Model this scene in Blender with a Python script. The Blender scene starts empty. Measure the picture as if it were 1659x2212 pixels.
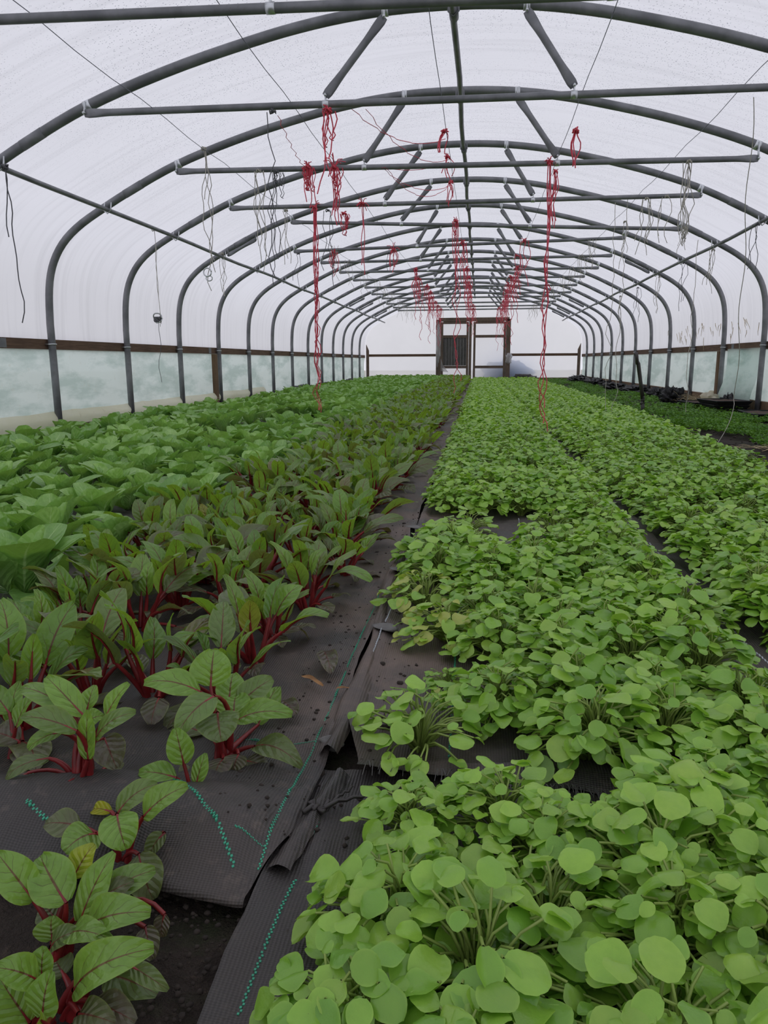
import bpy, math, random
from mathutils import Vector, Matrix, noise
random.seed(11)
PI = math.pi
C = bpy.context.scene.collection
scene = bpy.context.scene

# ------------------------------------------------------------------ camera, sky, exposure
CAM_H, PITCH, YAW, ROLL, FPX = 0.65, 0.2005, 0.1268, -0.0048, 1600.0
FW = Vector((-math.sin(YAW)*math.cos(PITCH), math.cos(YAW)*math.cos(PITCH), -math.sin(PITCH)))
_r = Vector((math.cos(YAW), math.sin(YAW), 0.0)); _u = _r.cross(FW)
RT = _r*math.cos(ROLL) + _u*math.sin(ROLL)
UP = -_r*math.sin(ROLL) + _u*math.cos(ROLL)
cd = bpy.data.cameras.new('camera'); cam = bpy.data.objects.new('camera', cd); C.objects.link(cam)
cd.sensor_fit = 'HORIZONTAL'; cd.sensor_width = 36.0; cd.lens = 36.0*FPX/1659.0
cd.clip_start = 0.02; cd.clip_end = 200
m = Matrix((RT, UP, -FW)).transposed().to_4x4(); m.translation = (0, 0, CAM_H)
cam.matrix_world = m
scene.camera = cam

world = bpy.data.worlds.new('overcast_sky'); scene.world = world; world.use_nodes = True
SKY_HORIZON, SKY_ZENITH, SKY_STRENGTH = (0.90, 0.90, 0.99), (0.92, 0.92, 1.0), 0.98
wn = world.node_tree; wn.nodes.clear()
_o = wn.nodes.new('ShaderNodeOutputWorld'); _b = wn.nodes.new('ShaderNodeBackground')
_t = wn.nodes.new('ShaderNodeTexCoord'); _s = wn.nodes.new('ShaderNodeSeparateXYZ'); _rp = wn.nodes.new('ShaderNodeValToRGB')
wn.links.new(_t.outputs['Generated'], _s.inputs[0]); wn.links.new(_s.outputs['Z'], _rp.inputs['Fac'])
_rp.color_ramp.elements[0].position = 0.0; _rp.color_ramp.elements[0].color = (*SKY_HORIZON, 1)
_rp.color_ramp.elements[1].position = 0.8; _rp.color_ramp.elements[1].color = (*SKY_ZENITH, 1)
wn.links.new(_rp.outputs['Color'], _b.inputs['Color']); _b.inputs['Strength'].default_value = SKY_STRENGTH
wn.links.new(_b.outputs[0], _o.inputs[0])
scene.view_settings.view_transform = 'Standard'; scene.view_settings.look = 'None'
scene.view_settings.exposure = 0.0; scene.view_settings.gamma = 1.0
scene.view_settings.use_curve_mapping = False
try:
    scene.cycles.use_denoising = True
    scene.cycles.max_bounces = 10; scene.cycles.diffuse_bounces = 5; scene.cycles.transmission_bounces = 6
    scene.cycles.transparent_max_bounces = 12
except Exception:
    pass

# ------------------------------------------------------------------ helpers
def pix(x, y, Y):
    """world point seen at photo pixel (x, y), at depth Y along the tunnel"""
    d = FW*FPX + RT*(x-829.5) - UP*(y-1106.0)
    return Vector((0, 0, CAM_H)) + d*(Y/d.y)
def ground(x, y, z=0.0):
    d = FW*FPX + RT*(x-829.5) - UP*(y-1106.0)
    return Vector((0, 0, CAM_H)) + d*((z-CAM_H)/d.z)
def proj(p):
    v = Vector(p) - Vector((0, 0, CAM_H)); d = v.dot(FW)
    if d < 0.05: return None
    return 829.5 + FPX*v.dot(RT)/d, 1106 - FPX*v.dot(UP)/d, d

class MB:
    def __init__(s): s.v = []; s.f = []; s.uv = []; s.c = []; s.m = []
    def vert(s, p, uv=(0, 0), c=(0, 0, 0)):
        s.v.append((p[0], p[1], p[2])); s.uv.append(uv); s.c.append(c); return len(s.v)-1
    def face(s, idx, m=0): s.f.append(tuple(idx)); s.m.append(m)
    def box(s, lo, hi, m=0, jit=0.0):
        x0, y0, z0 = lo; x1, y1, z1 = hi; b = len(s.v)
        for p in ((x0,y0,z0),(x1,y0,z0),(x1,y1,z0),(x0,y1,z0),(x0,y0,z1),(x1,y0,z1),(x1,y1,z1),(x0,y1,z1)):
            s.vert(p)
        for q in ((0,3,2,1),(4,5,6,7),(0,1,5,4),(1,2,6,5),(2,3,7,6),(3,0,4,7)):
            s.face([b+i for i in q], m)
    def tube(s, pts, rad, n=8, m=0, caps=True, c=(0, 0, 0), flat=None):
        """swept tube; rad a number or list; flat: list of (width factor, height factor)"""
        pts = [Vector(p) for p in pts]; k = len(pts); rings = []
        T0 = (pts[1]-pts[0]).normalized()
        ref = Vector((0, 0, 1)) if abs(T0.z) < 0.9 else Vector((0, 1, 0))
        N = (ref - T0*ref.dot(T0)).normalized()
        for i, p in enumerate(pts):
            T = (pts[min(i+1, k-1)] - pts[max(i-1, 0)])
            T = T.normalized() if T.length > 1e-9 else T0
            N = N - T*N.dot(T)
            N = N.normalized() if N.length > 1e-6 else T.orthogonal().normalized()
            B = T.cross(N); r = rad[i] if isinstance(rad, (list, tuple)) else rad
            fx, fy = flat[i] if flat else (1, 1)
            rings.append([s.vert(p + B*(r*fx*math.cos(2*PI*j/n)) + N*(r*fy*math.sin(2*PI*j/n)), (j/n, i/(k-1)), c) for j in range(n)])
        for a, b in zip(rings[:-1], rings[1:]):
            for j in range(n):
                s.face((a[j], a[(j+1) % n], b[(j+1) % n], b[j]), m)
        if caps and n > 2:
            s.face(rings[0][::-1], m); s.face(rings[-1], m)
    def merge(s, o, M, mofs=0, tint=None):
        b = len(s.v)
        for p, uv, c in zip(o.v, o.uv, o.c):
            s.vert(M @ Vector(p), uv, c if tint is None else tint(c))
        for f, mi in zip(o.f, o.m): s.face([b+i for i in f], mi+mofs)
    def data(s, name, mats, smooth=True):
        me = bpy.data.meshes.new(name)
        me.from_pydata(s.v, [], s.f)
        if not isinstance(mats, (list, tuple)): mats = [mats]
        for mt in mats: me.materials.append(mt)
        if len(mats) > 1: me.polygons.foreach_set('material_index', s.m)
        me.polygons.foreach_set('use_smooth', [smooth]*len(s.f))
        uvl = me.uv_layers.new(name='UVMap'); li = [0]*len(me.loops); me.loops.foreach_get('vertex_index', li)
        flat = []
        for i in li: flat += s.uv[i]
        uvl.data.foreach_set('uv', flat)
        ca = me.attributes.new('tint', 'FLOAT_COLOR', 'POINT'); flat = []
        for c in s.c: flat += (c[0], c[1], c[2], 1.0)
        ca.data.foreach_set('color', flat)
        me.update(); return me
    def obj(s, name, mats, parent=None, smooth=True):
        return link(name, s.data(name, mats, smooth), parent)

def link(name, data, parent=None):
    o = bpy.data.objects.new(name, data); C.objects.link(o)
    if parent is not None: o.parent = parent
    return o
def tag(o, label=None, cat=None, group=None, kind=None):
    if label: o['label'] = label
    if cat: o['category'] = cat
    if group: o['group'] = group
    if kind: o['kind'] = kind
    return o
def thing(name, label, cat, loc=(0, 0, 0), rz=0, group=None):
    o = bpy.data.objects.new(name, None); C.objects.link(o); o.empty_display_size = 0.05
    o.location = loc; o.rotation_euler = (0, 0, rz)
    return tag(o, label, cat, group)

ORD = ['zeroth', 'first', 'second', 'third', 'fourth', 'fifth', 'sixth', 'seventh', 'eighth', 'ninth', 'tenth', 'eleventh',
       'twelfth', 'thirteenth', 'fourteenth', 'fifteenth', 'sixteenth', 'seventeenth', 'eighteenth', 'nineteenth']
def ordw(n):
    if n < 20: return ORD[n]
    tens = {2: ('twenty', 'twentieth'), 3: ('thirty', 'thirtieth'), 4: ('forty', 'fortieth'), 5: ('fifty', 'fiftieth'),
            6: ('sixty', 'sixtieth'), 7: ('seventy', 'seventieth'), 8: ('eighty', 'eightieth'), 9: ('ninety', 'ninetieth')}
    t, u = divmod(n, 10)
    if t > 9: return 'hundred-and-' + ordw(n-100)
    return tens[t][1] if u == 0 else tens[t][0] + '-' + ORD[u]

# ------------------------------------------------------------------ materials
class NT:
    def __init__(s, name):
        s.mat = bpy.data.materials.new(name); s.mat.use_nodes = True; s.t = s.mat.node_tree; s.t.nodes.clear()
        s.out = s.n('OutputMaterial')
    def n(s, typ, **kw):
        nd = s.t.nodes.new('ShaderNode'+typ)
        for k, v in kw.items(): setattr(nd, k, v)
        return nd
    def set(s, sock, v):
        if hasattr(v, 'is_output') or isinstance(v, bpy.types.NodeSocket): s.t.links.new(v, sock)
        elif isinstance(v, (tuple, list)) and len(v) == 3 and sock.type == 'RGBA': sock.default_value = (*v, 1)
        else: sock.default_value = v
    def math(s, op, a, b=None, clamp=False):
        nd = s.n('Math', operation=op, use_clamp=clamp); s.set(nd.inputs[0], a)
        if b is not None: s.set(nd.inputs[1], b)
        return nd.outputs[0]
    def mix(s, f, a, b, typ='MIX'):
        nd = s.n('Mix', data_type='RGBA', blend_type=typ); s.set(nd.inputs['Factor'], f)
        s.set(nd.inputs[6], a); s.set(nd.inputs[7], b); return nd.outputs[2]
    def noise(s, scale, vec=None, detail=3, rough=0.55, col=False):
        nd = s.n('TexNoise'); nd.inputs['Scale'].default_value = scale; nd.inputs['Detail'].default_value = detail
        nd.inputs['Roughness'].default_value = rough
        if vec is not None: s.t.links.new(vec, nd.inputs['Vector'])
        return nd.outputs['Color' if col else 'Fac']
    def ramp(s, f, a, b, ca=(0, 0, 0), cb=(1, 1, 1)):
        nd = s.n('ValToRGB'); s.set(nd.inputs[0], f); e = nd.color_ramp.elements
        e[0].position, e[1].position = a, b; e[0].color = (*ca, 1); e[1].color = (*cb, 1); return nd.outputs[0]
    def mapr(s, f, a, b, c=0.0, d=1.0):
        nd = s.n('MapRange'); s.set(nd.inputs[0], f)
        for i, v in enumerate((a, b, c, d)): nd.inputs[i+1].default_value = v
        return nd.outputs[0]
    def coord(s, k='Object'): return s.n('TexCoord').outputs[k]
    def scaled(s, vec, sc):
        nd = s.n('Mapping'); s.t.links.new(vec, nd.inputs[0]); nd.inputs['Scale'].default_value = sc; return nd.outputs[0]
    def bump(s, h, strength=0.3, dist=0.01):
        nd = s.n('Bump'); nd.inputs['Strength'].default_value = strength; nd.inputs['Distance'].default_value = dist
        s.set(nd.inputs['Height'], h); return nd.outputs[0]
    def bsdf(s, col, rough=0.6, metal=0.0, spec=0.5, normal=None):
        nd = s.n('BsdfPrincipled'); s.set(nd.inputs['Base Color'], col); s.set(nd.inputs['Roughness'], rough)
        nd.inputs['Metallic'].default_value = metal; nd.inputs['Specular IOR Level'].default_value = spec
        if normal is not None: s.t.links.new(normal, nd.inputs['Normal'])
        return nd.outputs[0]
    def shader(s, typ, col, normal=None):
        nd = s.n(typ); s.set(nd.inputs['Color'], col)
        if normal is not None: s.t.links.new(normal, nd.inputs['Normal'])
        return nd.outputs[0]
    def mixs(s, f, a, b):
        nd = s.n('MixShader'); s.set(nd.inputs[0], f); s.t.links.new(a, nd.inputs[1]); s.t.links.new(b, nd.inputs[2]); return nd.outputs[0]
    def done(s, sh): s.t.links.new(sh, s.out.inputs[0]); return s.mat
    def rand(s): return s.n('ObjectInfo').outputs['Random']
    def tint(s):
        a = s.n('Attribute', attribute_name='tint'); sp = s.n('SeparateColor'); s.t.links.new(a.outputs['Color'], sp.inputs[0])
        return sp.outputs[0], sp.outputs[1], sp.outputs[2]
    def uv(s):
        a = s.n('SeparateXYZ'); s.t.links.new(s.coord('UV'), a.inputs[0]); return a.outputs[0], a.outputs[1]

def plain(name, col, rough=0.6, metal=0.0, spec=0.5, var=0.25, scale=8.0, bump=0.0, bscale=40.0):
    t = NT(name); co = t.coord(); n = t.noise(scale, co, 4)
    c = t.mix(t.mapr(n, 0.3, 0.7), tuple(x*(1-var) for x in col), tuple(min(1, x*(1+var)) for x in col))
    nm = t.bump(t.noise(bscale, co, 3), bump) if bump else None
    return t.done(t.bsdf(c, rough, metal, spec, nm))

def film(name, col, transp, trans, dirt=None, drops=False, streak=0.0):
    """polythene: part clear, part translucent"""
    t = NT(name); co = t.coord('UV'); ob = t.coord('Object')
    c = col
    n1 = t.noise(0.9, ob, 4); c = t.mix(t.mapr(n1, 0.35, 0.65), tuple(x*0.955 for x in col), col)
    if streak:
        st = t.noise(1.0, t.scaled(ob, (0.6, 14.0, 0.6)), 3)
        c = t.mix(t.mapr(st, 0.48, 0.72, 0, streak), c, tuple(x*0.80 for x in col))
    if drops:
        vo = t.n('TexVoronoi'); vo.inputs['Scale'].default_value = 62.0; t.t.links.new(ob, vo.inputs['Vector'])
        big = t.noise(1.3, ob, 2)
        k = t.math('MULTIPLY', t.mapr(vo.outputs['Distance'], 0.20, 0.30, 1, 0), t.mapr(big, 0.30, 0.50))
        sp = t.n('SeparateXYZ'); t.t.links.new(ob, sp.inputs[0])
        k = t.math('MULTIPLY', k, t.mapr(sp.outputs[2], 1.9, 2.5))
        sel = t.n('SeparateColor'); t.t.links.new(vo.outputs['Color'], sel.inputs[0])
        c = t.mix(t.math('MULTIPLY', k, t.mapr(sel.outputs[0], 0.15, 0.45, 0, 0.8)), c, (0.28, 0.29, 0.33))  # droplet spots: their dark refraction is painted into the film colour
        c = t.mix(t.math('MULTIPLY', k, t.mapr(sel.outputs[1], 0.8, 0.86, 0, 0.8)), c, (1, 1, 1))  # bright refraction of other droplets, painted in likewise
    if dirt:
        d1 = t.noise(2.2, t.scaled(ob, (1, 0.55, 2.0)), 6, 0.65); d2 = t.noise(9.0, ob, 5, 0.7)
        c = t.mix(t.mapr(d1, 0.44, 0.60, 0, 0.75), c, dirt[0]); c = t.mix(t.mapr(d2, 0.60, 0.76, 0, 0.55), c, dirt[1])
    tr = t.shader('BsdfTransparent', (1, 1, 1)); tl = t.shader('BsdfTranslucent', c); df = t.bsdf(c, 0.35, 0, 0.4)
    a = t.mixs(trans, df, tl)
    return t.done(t.mixs(transp, a, tr))

M = {}
M['film'] = film('polythene_film', (0.90, 0.90, 0.935), 0.18, 0.80, drops=True, streak=0.6)
M['film_end'] = film('end_wall_film', (0.98, 0.98, 0.99), 0.22, 0.9, streak=0.0)
M['film_door'] = film('door_film', (0.96, 0.96, 0.98), 0.6, 0.9)
M['curtain'] = film('side_curtain_film', (0.76, 0.86, 0.82), 0.04, 0.72, dirt=((0.44, 0.57, 0.52), (0.56, 0.58, 0.46)))
M['skirt'] = film('skirt_film', (0.95, 0.90, 0.74), 0.03, 0.6, dirt=((0.88, 0.82, 0.62), (0.55, 0.46, 0.28)))

def steel():
    t = NT('galvanised_steel'); ob = t.coord(); n = t.noise(6, ob, 4); n2 = t.noise(60, ob, 3, 0.7)
    c = t.mix(t.mapr(n, 0.35, 0.65), (0.14, 0.145, 0.155), (0.235, 0.24, 0.255))
    c = t.mix(t.mapr(n2, 0.62, 0.72, 0, 0.5), c, (0.13, 0.115, 0.09))
    return t.done(t.bsdf(c, 0.5, 0.35, 0.5, t.bump(n2, 0.08)))
M['steel'] = steel()
M['zinc'] = plain('bright_zinc_bracket', (0.62, 0.64, 0.66), 0.35, 0.8, var=0.15)
M['wood'] = None
def wood(name, a, b, sc=(2, 2, 30), rough=0.8):
    t = NT(name); ob = t.coord(); g = t.noise(4, t.scaled(ob, sc), 5, 0.65); k = t.noise(2.0, ob, 4)
    c = t.mix(t.mapr(g, 0.3, 0.7), a, b); c = t.mix(t.mapr(k, 0.5, 0.7, 0, 0.5), c, tuple(x*0.55 for x in a))
    return t.done(t.bsdf(c, rough, 0, 0.3, t.bump(g, 0.2)))
M['rail_wood'] = wood('brown_timber', (0.085, 0.05, 0.032), (0.17, 0.105, 0.07), (20, 1.2, 20))
M['door_wood'] = wood('weathered_door_timber', (0.085, 0.06, 0.046), (0.19, 0.14, 0.11), (20, 20, 2))
M['board_wood'] = wood('dark_grey_boards', (0.05, 0.048, 0.046), (0.12, 0.112, 0.108), (16, 16, 1.2))
M['post_wood'] = wood('side_post_timber', (0.12, 0.075, 0.045), (0.22, 0.14, 0.08), (20, 20, 2))

def soil(name, a, b, moss):
    t = NT(name); ob = t.coord(); n = t.noise(9, ob, 6, 0.7); n2 = t.noise(70, ob, 4, 0.7); n3 = t.noise(5, ob, 5, 0.7)
    c = t.mix(t.mapr(n, 0.3, 0.7), a, b); c = t.mix(t.mapr(n2, 0.58, 0.75, 0, 0.6), c, (0.10, 0.075, 0.055))
    c = t.mix(t.mapr(n3, 0.54, 0.66, 0, moss), c, (0.035, 0.05, 0.018))
    h = t.math('ADD', n2, t.math('MULTIPLY', n, 1.5))
    return t.done(t.bsdf(c, 0.9, 0, 0.25, t.bump(h, 0.9, 0.02)))
M['soil'] = soil('dark_soil', (0.022, 0.017, 0.014), (0.055, 0.042, 0.034), 0.55)

def fabric(name, dirt):
    t = NT(name); ob = t.coord()
    w1 = t.n('TexWave', wave_type='BANDS', bands_direction='X'); w1.inputs['Scale'].default_value = 70; t.t.links.new(ob, w1.inputs['Vector'])
    w2 = t.n('TexWave', wave_type='BANDS', bands_direction='Y'); w2.inputs['Scale'].default_value = 110; t.t.links.new(ob, w2.inputs['Vector'])
    weave = t.math('ADD', w1.outputs['Fac'], t.math('MULTIPLY', w2.outputs['Fac'], 0.8))
    n = t.noise(4.5, ob, 6, 0.68); n2 = t.noise(28, ob, 5, 0.75); n3 = t.noise(90, ob, 3, 0.7)
    c = t.mix(t.mapr(weave, 0.2, 1.6), (0.020, 0.0185, 0.0175), (0.054, 0.050, 0.048))
    sx = t.n('SeparateXYZ'); t.t.links.new(ob, sx.inputs[0])
    path = t.mapr(t.math('ABSOLUTE', t.math('ADD', sx.outputs[0], 0.18)), 0.10, 0.26, 1.0, 0.25)
    path = t.math('MULTIPLY', path, t.mapr(sx.outputs[1], 0.95, 1.25, 0.3, 1.0))
    k = t.math('MULTIPLY', t.math('MULTIPLY', t.mapr(n, 0.36, 0.62), dirt), path)
    c = t.mix(k, c, (0.155, 0.115, 0.095))
    c = t.mix(t.math('MULTIPLY', t.mapr(n2, 0.55, 0.72), 0.45*min(1, dirt*1.4)), c, (0.18, 0.14, 0.115))
    c = t.mix(t.math('MULTIPLY', t.mapr(n3, 0.66, 0.72), 0.8), c, (0.03, 0.02, 0.014))
    h = t.math('ADD', t.math('MULTIPLY', weave, 0.35), n2)
    return t.done(t.bsdf(c, t.mapr(n, 0.35, 0.65, 0.38, 0.66), 0, 0.5, t.bump(h, 0.35, 0.006)))
M['fabric_dirty'] = fabric('muddy_woven_fabric', 1.0)
M['fabric'] = fabric('black_woven_fabric', 0.4)
M['green_thread'] = plain('green_marker_thread', (0.05, 0.36, 0.22), 0.6)
M['white_thread'] = plain('pale_marker_thread', (0.50, 0.54, 0.58), 0.6)
M['fray'] = plain('frayed_threads', (0.13, 0.125, 0.12), 0.6)

def leafmat(name, fn, trans=0.38, rough=0.38, spec=0.45, bumpk=0.35):
    t = NT(name); col, tcol, h = fn(t)
    nm = t.bump(h, bumpk, 0.004)
    a = t.bsdf(col, rough, 0, spec, nm); b = t.shader('BsdfTranslucent', tcol, nm)
    return t.done(t.mixs(trans, a, b))

def f_clay(t):
    r, g, b = t.tint(); u, v = t.uv(); ob = t.coord()
    du = t.math('ABSOLUTE', t.math('SUBTRACT', u, 0.5))
    g = t.mapr(t.math('ADD', t.math('MULTIPLY', g, 0.7), t.math('MULTIPLY', t.rand(), 0.3)), 0, 1)
    c = t.mix(g, (0.18, 0.41, 0.052), (0.43, 0.71, 0.095))
    c = t.mix(t.math('MULTIPLY', r, 0.85), c, (0.55, 0.56, 0.13))
    c = t.mix(t.mapr(du, 0.40, 0.5, 0, 0.35), c, (0.46, 0.68, 0.11))
    n = t.noise(90, ob, 3); c = t.mix(t.mapr(n, 0.35, 0.7, 0, 0.25), c, (0.18, 0.42, 0.05))
    sp = t.noise(38, ob, 2); c = t.mix(t.mapr(sp, 0.76, 0.79, 0, 0.6), c, (0.40, 0.33, 0.18))
    tc = t.mix(0.5, c, (0.36, 0.62, 0.02))
    return c, tc, n
M['clay_leaf'] = leafmat('salad_leaf', f_clay, 0.34, 0.30, 0.65, 0.3)
M['clay_stem'] = plain('salad_stem', (0.24, 0.33, 0.07), 0.5, var=0.35, scale=20)

def f_chard(t):
    r, g, b = t.tint(); u, v = t.uv(); ob = t.coord()
    du = t.math('ABSOLUTE', t.math('SUBTRACT', u, 0.5))
    g = t.math('ADD', t.math('MULTIPLY', g, 0.75), t.math('MULTIPLY', t.rand(), 0.25))
    base = t.mix(g, (0.105, 0.245, 0.048), (0.29, 0.51, 0.085))
    base = t.mix(b, base, (0.60, 0.55, 0.02))
    old = t.mix(t.noise(14, ob, 4), (0.085, 0.06, 0.062), (0.26, 0.20, 0.17))
    base = t.mix(r, base, old)
    n = t.noise(55, ob, 4, 0.6); base = t.mix(t.mapr(n, 0.4, 0.7, 0, 0.35), base, (0.10, 0.22, 0.025))
    edge = t.mapr(du, 0.43, 0.5, 0, 0.3); base = t.mix(edge, base, (0.36, 0.46, 0.10))
    wob = t.math('MULTIPLY', t.noise(30, ob, 3), 1.5)
    ph = t.math('FRACT', t.math('ADD', t.math('SUBTRACT', t.math('MULTIPLY', v, 5.0), t.math('MULTIPLY', du, 3.2)), wob))
    dl = t.math('ABSOLUTE', t.math('SUBTRACT', ph, 0.5))
    side = t.math('MULTIPLY', t.mapr(dl, 0.012, 0.05, 1, 0), t.mapr(du, 0.22, 0.44, 1, 0))
    rib = t.mapr(t.math('ADD', du, t.math('MULTIPLY', v, 0.022)), 0.026, 0.042, 1, 0)
    c = t.mix(t.math('MULTIPLY', side, 0.5), base, (0.10, 0.05, 0.02))
    c = t.mix(t.math('MULTIPLY', rib, 0.8), c, (0.19, 0.045, 0.03))
    tb = t.mix(0.6, base, (0.40, 0.64, 0.01)); tb = t.mix(t.math('MULTIPLY', r, 0.8), tb, (0.10, 0.04, 0.03))
    tc = t.mix(t.math('MAXIMUM', t.math('MULTIPLY', side, 0.8), rib), tb, (0.10, 0.008, 0.008))
    puff = t.math('ADD', t.math('MULTIPLY', dl, 0.9), t.math('MULTIPLY', t.noise(38, ob, 3), 1.3))
    return c, tc, puff
M['chard_leaf'] = leafmat('chard_leaf', f_chard, 0.38, 0.30, 0.6, 0.9)
M['chard_stalk'] = plain('red_chard_stalk', (0.20, 0.014, 0.016), 0.38, var=0.4, scale=25)

def f_lett(t):
    r, g, b = t.tint(); u, v = t.uv(); ob = t.coord()
    du = t.math('ABSOLUTE', t.math('SUBTRACT', u, 0.5))
    g = t.mapr(t.math('ADD', t.math('MULTIPLY', g, 0.6), t.math('MULTIPLY', t.rand(), 0.4)), 0.1, 0.9)
    c = t.mix(g, (0.12, 0.29, 0.065), (0.42, 0.66, 0.19))
    n = t.noise(60, ob, 4, 0.6); c = t.mix(t.mapr(n, 0.4, 0.7, 0, 0.4), c, (0.10, 0.29, 0.04))
    wob = t.math('MULTIPLY', t.noise(25, ob, 2), 0.6)
    ph = t.math('FRACT', t.math('ADD', t.math('SUBTRACT', t.math('MULTIPLY', v, 8.0), t.math('MULTIPLY', du, 5.0)), wob))
    dl = t.math('ABSOLUTE', t.math('SUBTRACT', ph, 0.5))
    side = t.math('MULTIPLY', t.mapr(dl, 0.03, 0.09, 1, 0), t.mapr(du, 0.2, 0.45, 1, 0))
    rib = t.mapr(t.math('ADD', du, t.math('MULTIPLY', v, 0.04)), 0.035, 0.055, 1, 0)
    c = t.mix(t.math('MULTIPLY', side, 0.35), c, (0.36, 0.62, 0.18)); c = t.mix(t.math('MULTIPLY', rib, 0.75), c, (0.55, 0.74, 0.34))
    tc = t.mix(0.55, c, (0.34, 0.66, 0.02))
    return c, tc, t.math('ADD', t.math('MULTIPLY', dl, 1.2), t.math('MULTIPLY', n, 0.9))
M['lettuce_leaf'] = leafmat('lettuce_leaf', f_lett, 0.24, 0.33, 0.6, 0.7)
M['lettuce_core'] = plain('pale_lettuce_stem', (0.38, 0.46, 0.22), 0.5)

def f_carrot(t):
    r, g, b = t.tint(); c = t.mix(g, (0.05, 0.15, 0.018), (0.15, 0.33, 0.04))
    return c, t.mix(0.5, c, (0.2, 0.45, 0.01)), t.noise(60, t.coord(), 2)
M['carrot'] = leafmat('feathery_leaf', f_carrot, 0.3, 0.55, 0.3, 0.1)
M['red_twine'] = plain('red_twine', (0.66, 0.07, 0.11), 0.65, var=0.3, scale=30)
M['pale_twine'] = plain('pale_twine', (0.42, 0.40, 0.35), 0.75, var=0.3, scale=30)
M['dark_cord'] = plain('dark_cord', (0.10, 0.10, 0.11), 0.7, var=0.3, scale=30)
M['wire'] = plain('grey_wire', (0.16, 0.16, 0.22), 0.5, 0.4)
M['black_plastic'] = plain('black_plastic', (0.012, 0.012, 0.013), 0.6, spec=0.3, var=0.3, bump=0.1)
M['handle'] = plain('dark_fork_handle', (0.035, 0.03, 0.028), 0.45)
M['tarp'] = plain('blue_tarpaulin', (0.10, 0.24, 0.52), 0.5, var=0.35, scale=6)
M['grass'] = plain('pale_outdoor_ground', (0.46, 0.44, 0.37), 0.9, var=0.4, scale=3)  # outdoor ground colour lightened to throw more light onto the film walls
M['stone'] = plain('grey_stone', (0.15, 0.145, 0.14), 0.8, var=0.3, scale=30, bump=0.3)
M['dead_leaf'] = plain('dry_brown_leaf', (0.26, 0.13, 0.045), 0.7, var=0.4, scale=40, bump=0.4)
M['straw'] = plain('dry_straw', (0.42, 0.34, 0.20), 0.8, var=0.4, scale=30)
M['clod'] = plain('soil_clod', (0.03, 0.022, 0.017), 0.95, var=0.4, scale=40, bump=0.6)
M['compost'] = plain('brown_compost', (0.07, 0.04, 0.028), 0.95, var=0.4, scale=40, bump=0.8)

# ------------------------------------------------------------------ the tunnel shell
XC, HALF, Y0, SP = -0.28, 3.64, 5.07, 1.5
YEND = Y0 + 14*SP
YF = -3.4
PROF = [(0, 2.79), (0.3, 2.783), (0.6, 2.757), (0.9, 2.712), (1.2, 2.65), (1.65, 2.54), (2.1, 2.405), (2.45, 2.275), (2.8, 2.11),
        (3.03, 1.99), (3.25, 1.865), (3.41, 1.74), (3.52, 1.60), (3.59, 1.44), (3.625, 1.25), (3.64, 1.0)]
def catmull(P, n):
    out = []
    for i in range(len(P)-1):
        a = Vector(P[max(i-1, 0)]) if i > 0 else Vector((-P[1][0], P[1][1])); b = Vector(P[i]); c = Vector(P[i+1])
        d = Vector(P[min(i+2, len(P)-1)])
        for j in range(n):
            t = j/n
            out.append(0.5*((2*b) + (c-a)*t + (2*a-5*b+4*c-d)*t*t + (3*b-a-3*c+d)*t**3))
    out.append(Vector(P[-1])); return out
half = catmull(PROF, 3)
def prof_z(ax):
    ax = abs(ax)
    for p, q in zip(half[:-1], half[1:]):
        if p.x <= ax <= q.x and q.x > p.x: return p.y + (q.y-p.y)*(ax-p.x)/(q.x-p.x)
    return 1.0
arch = [(-p.x, p.y) for p in reversed(half)][:-1] + [(p.x, p.y) for p in half]

def offset_prof(d):
    out = []; n = len(arch)
    for i, (x, z) in enumerate(arch):
        a = arch[max(i-1, 0)]; b = arch[min(i+1, n-1)]; t = Vector((b[0]-a[0], b[1]-a[1])).normalized()
        out.append((x - t.y*d, z + t.x*d))
    return out
RAILZ = 0.82
mb = MB(); op = offset_prof(0.045)
op = [(op[0][0], RAILZ)] + op + [(op[-1][0], RAILZ)]
ny = 60; rows = []
for j in range(ny+1):
    y = YF + (YEND - YF)*j/ny
    sag = 0.0
    rows.append([mb.vert((XC+x, y, z), (i/len(op), j/ny)) for i, (x, z) in enumerate(op)])
for a, b in zip(rows[:-1], rows[1:]):
    for i in range(len(op)-1): mb.face((a[i], a[i+1], b[i+1], b[i]))
tag(mb.obj('ceiling', M['film']), 'arched white polythene roof film beaded with condensation', kind='structure')

def end_wall(y, name, lab):
    mb = MB(); pts = [(XC+x, z) for x, z in op]; pts = [(pts[0][0], 0.0)] + pts + [(pts[-1][0], 0.0)]
    top = [mb.vert((x, y + 0.02*noise.noise((x*1.5, z*1.5, 3)), z), (x, z)) for x, z in pts]
    bot = [mb.vert((x, y, 0.0), (x, 0)) for x, z in pts]
    for i in range(len(pts)-1): mb.face((top[i], top[i+1], bot[i+1], bot[i]))
    tag(mb.obj(name, M['film_end']), lab, kind='structure')
end_wall(YEND+0.06, 'wall_back', 'white polythene end wall around the door frame')
end_wall(YF, 'wall_front', 'polythene end wall behind the camera')

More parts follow.
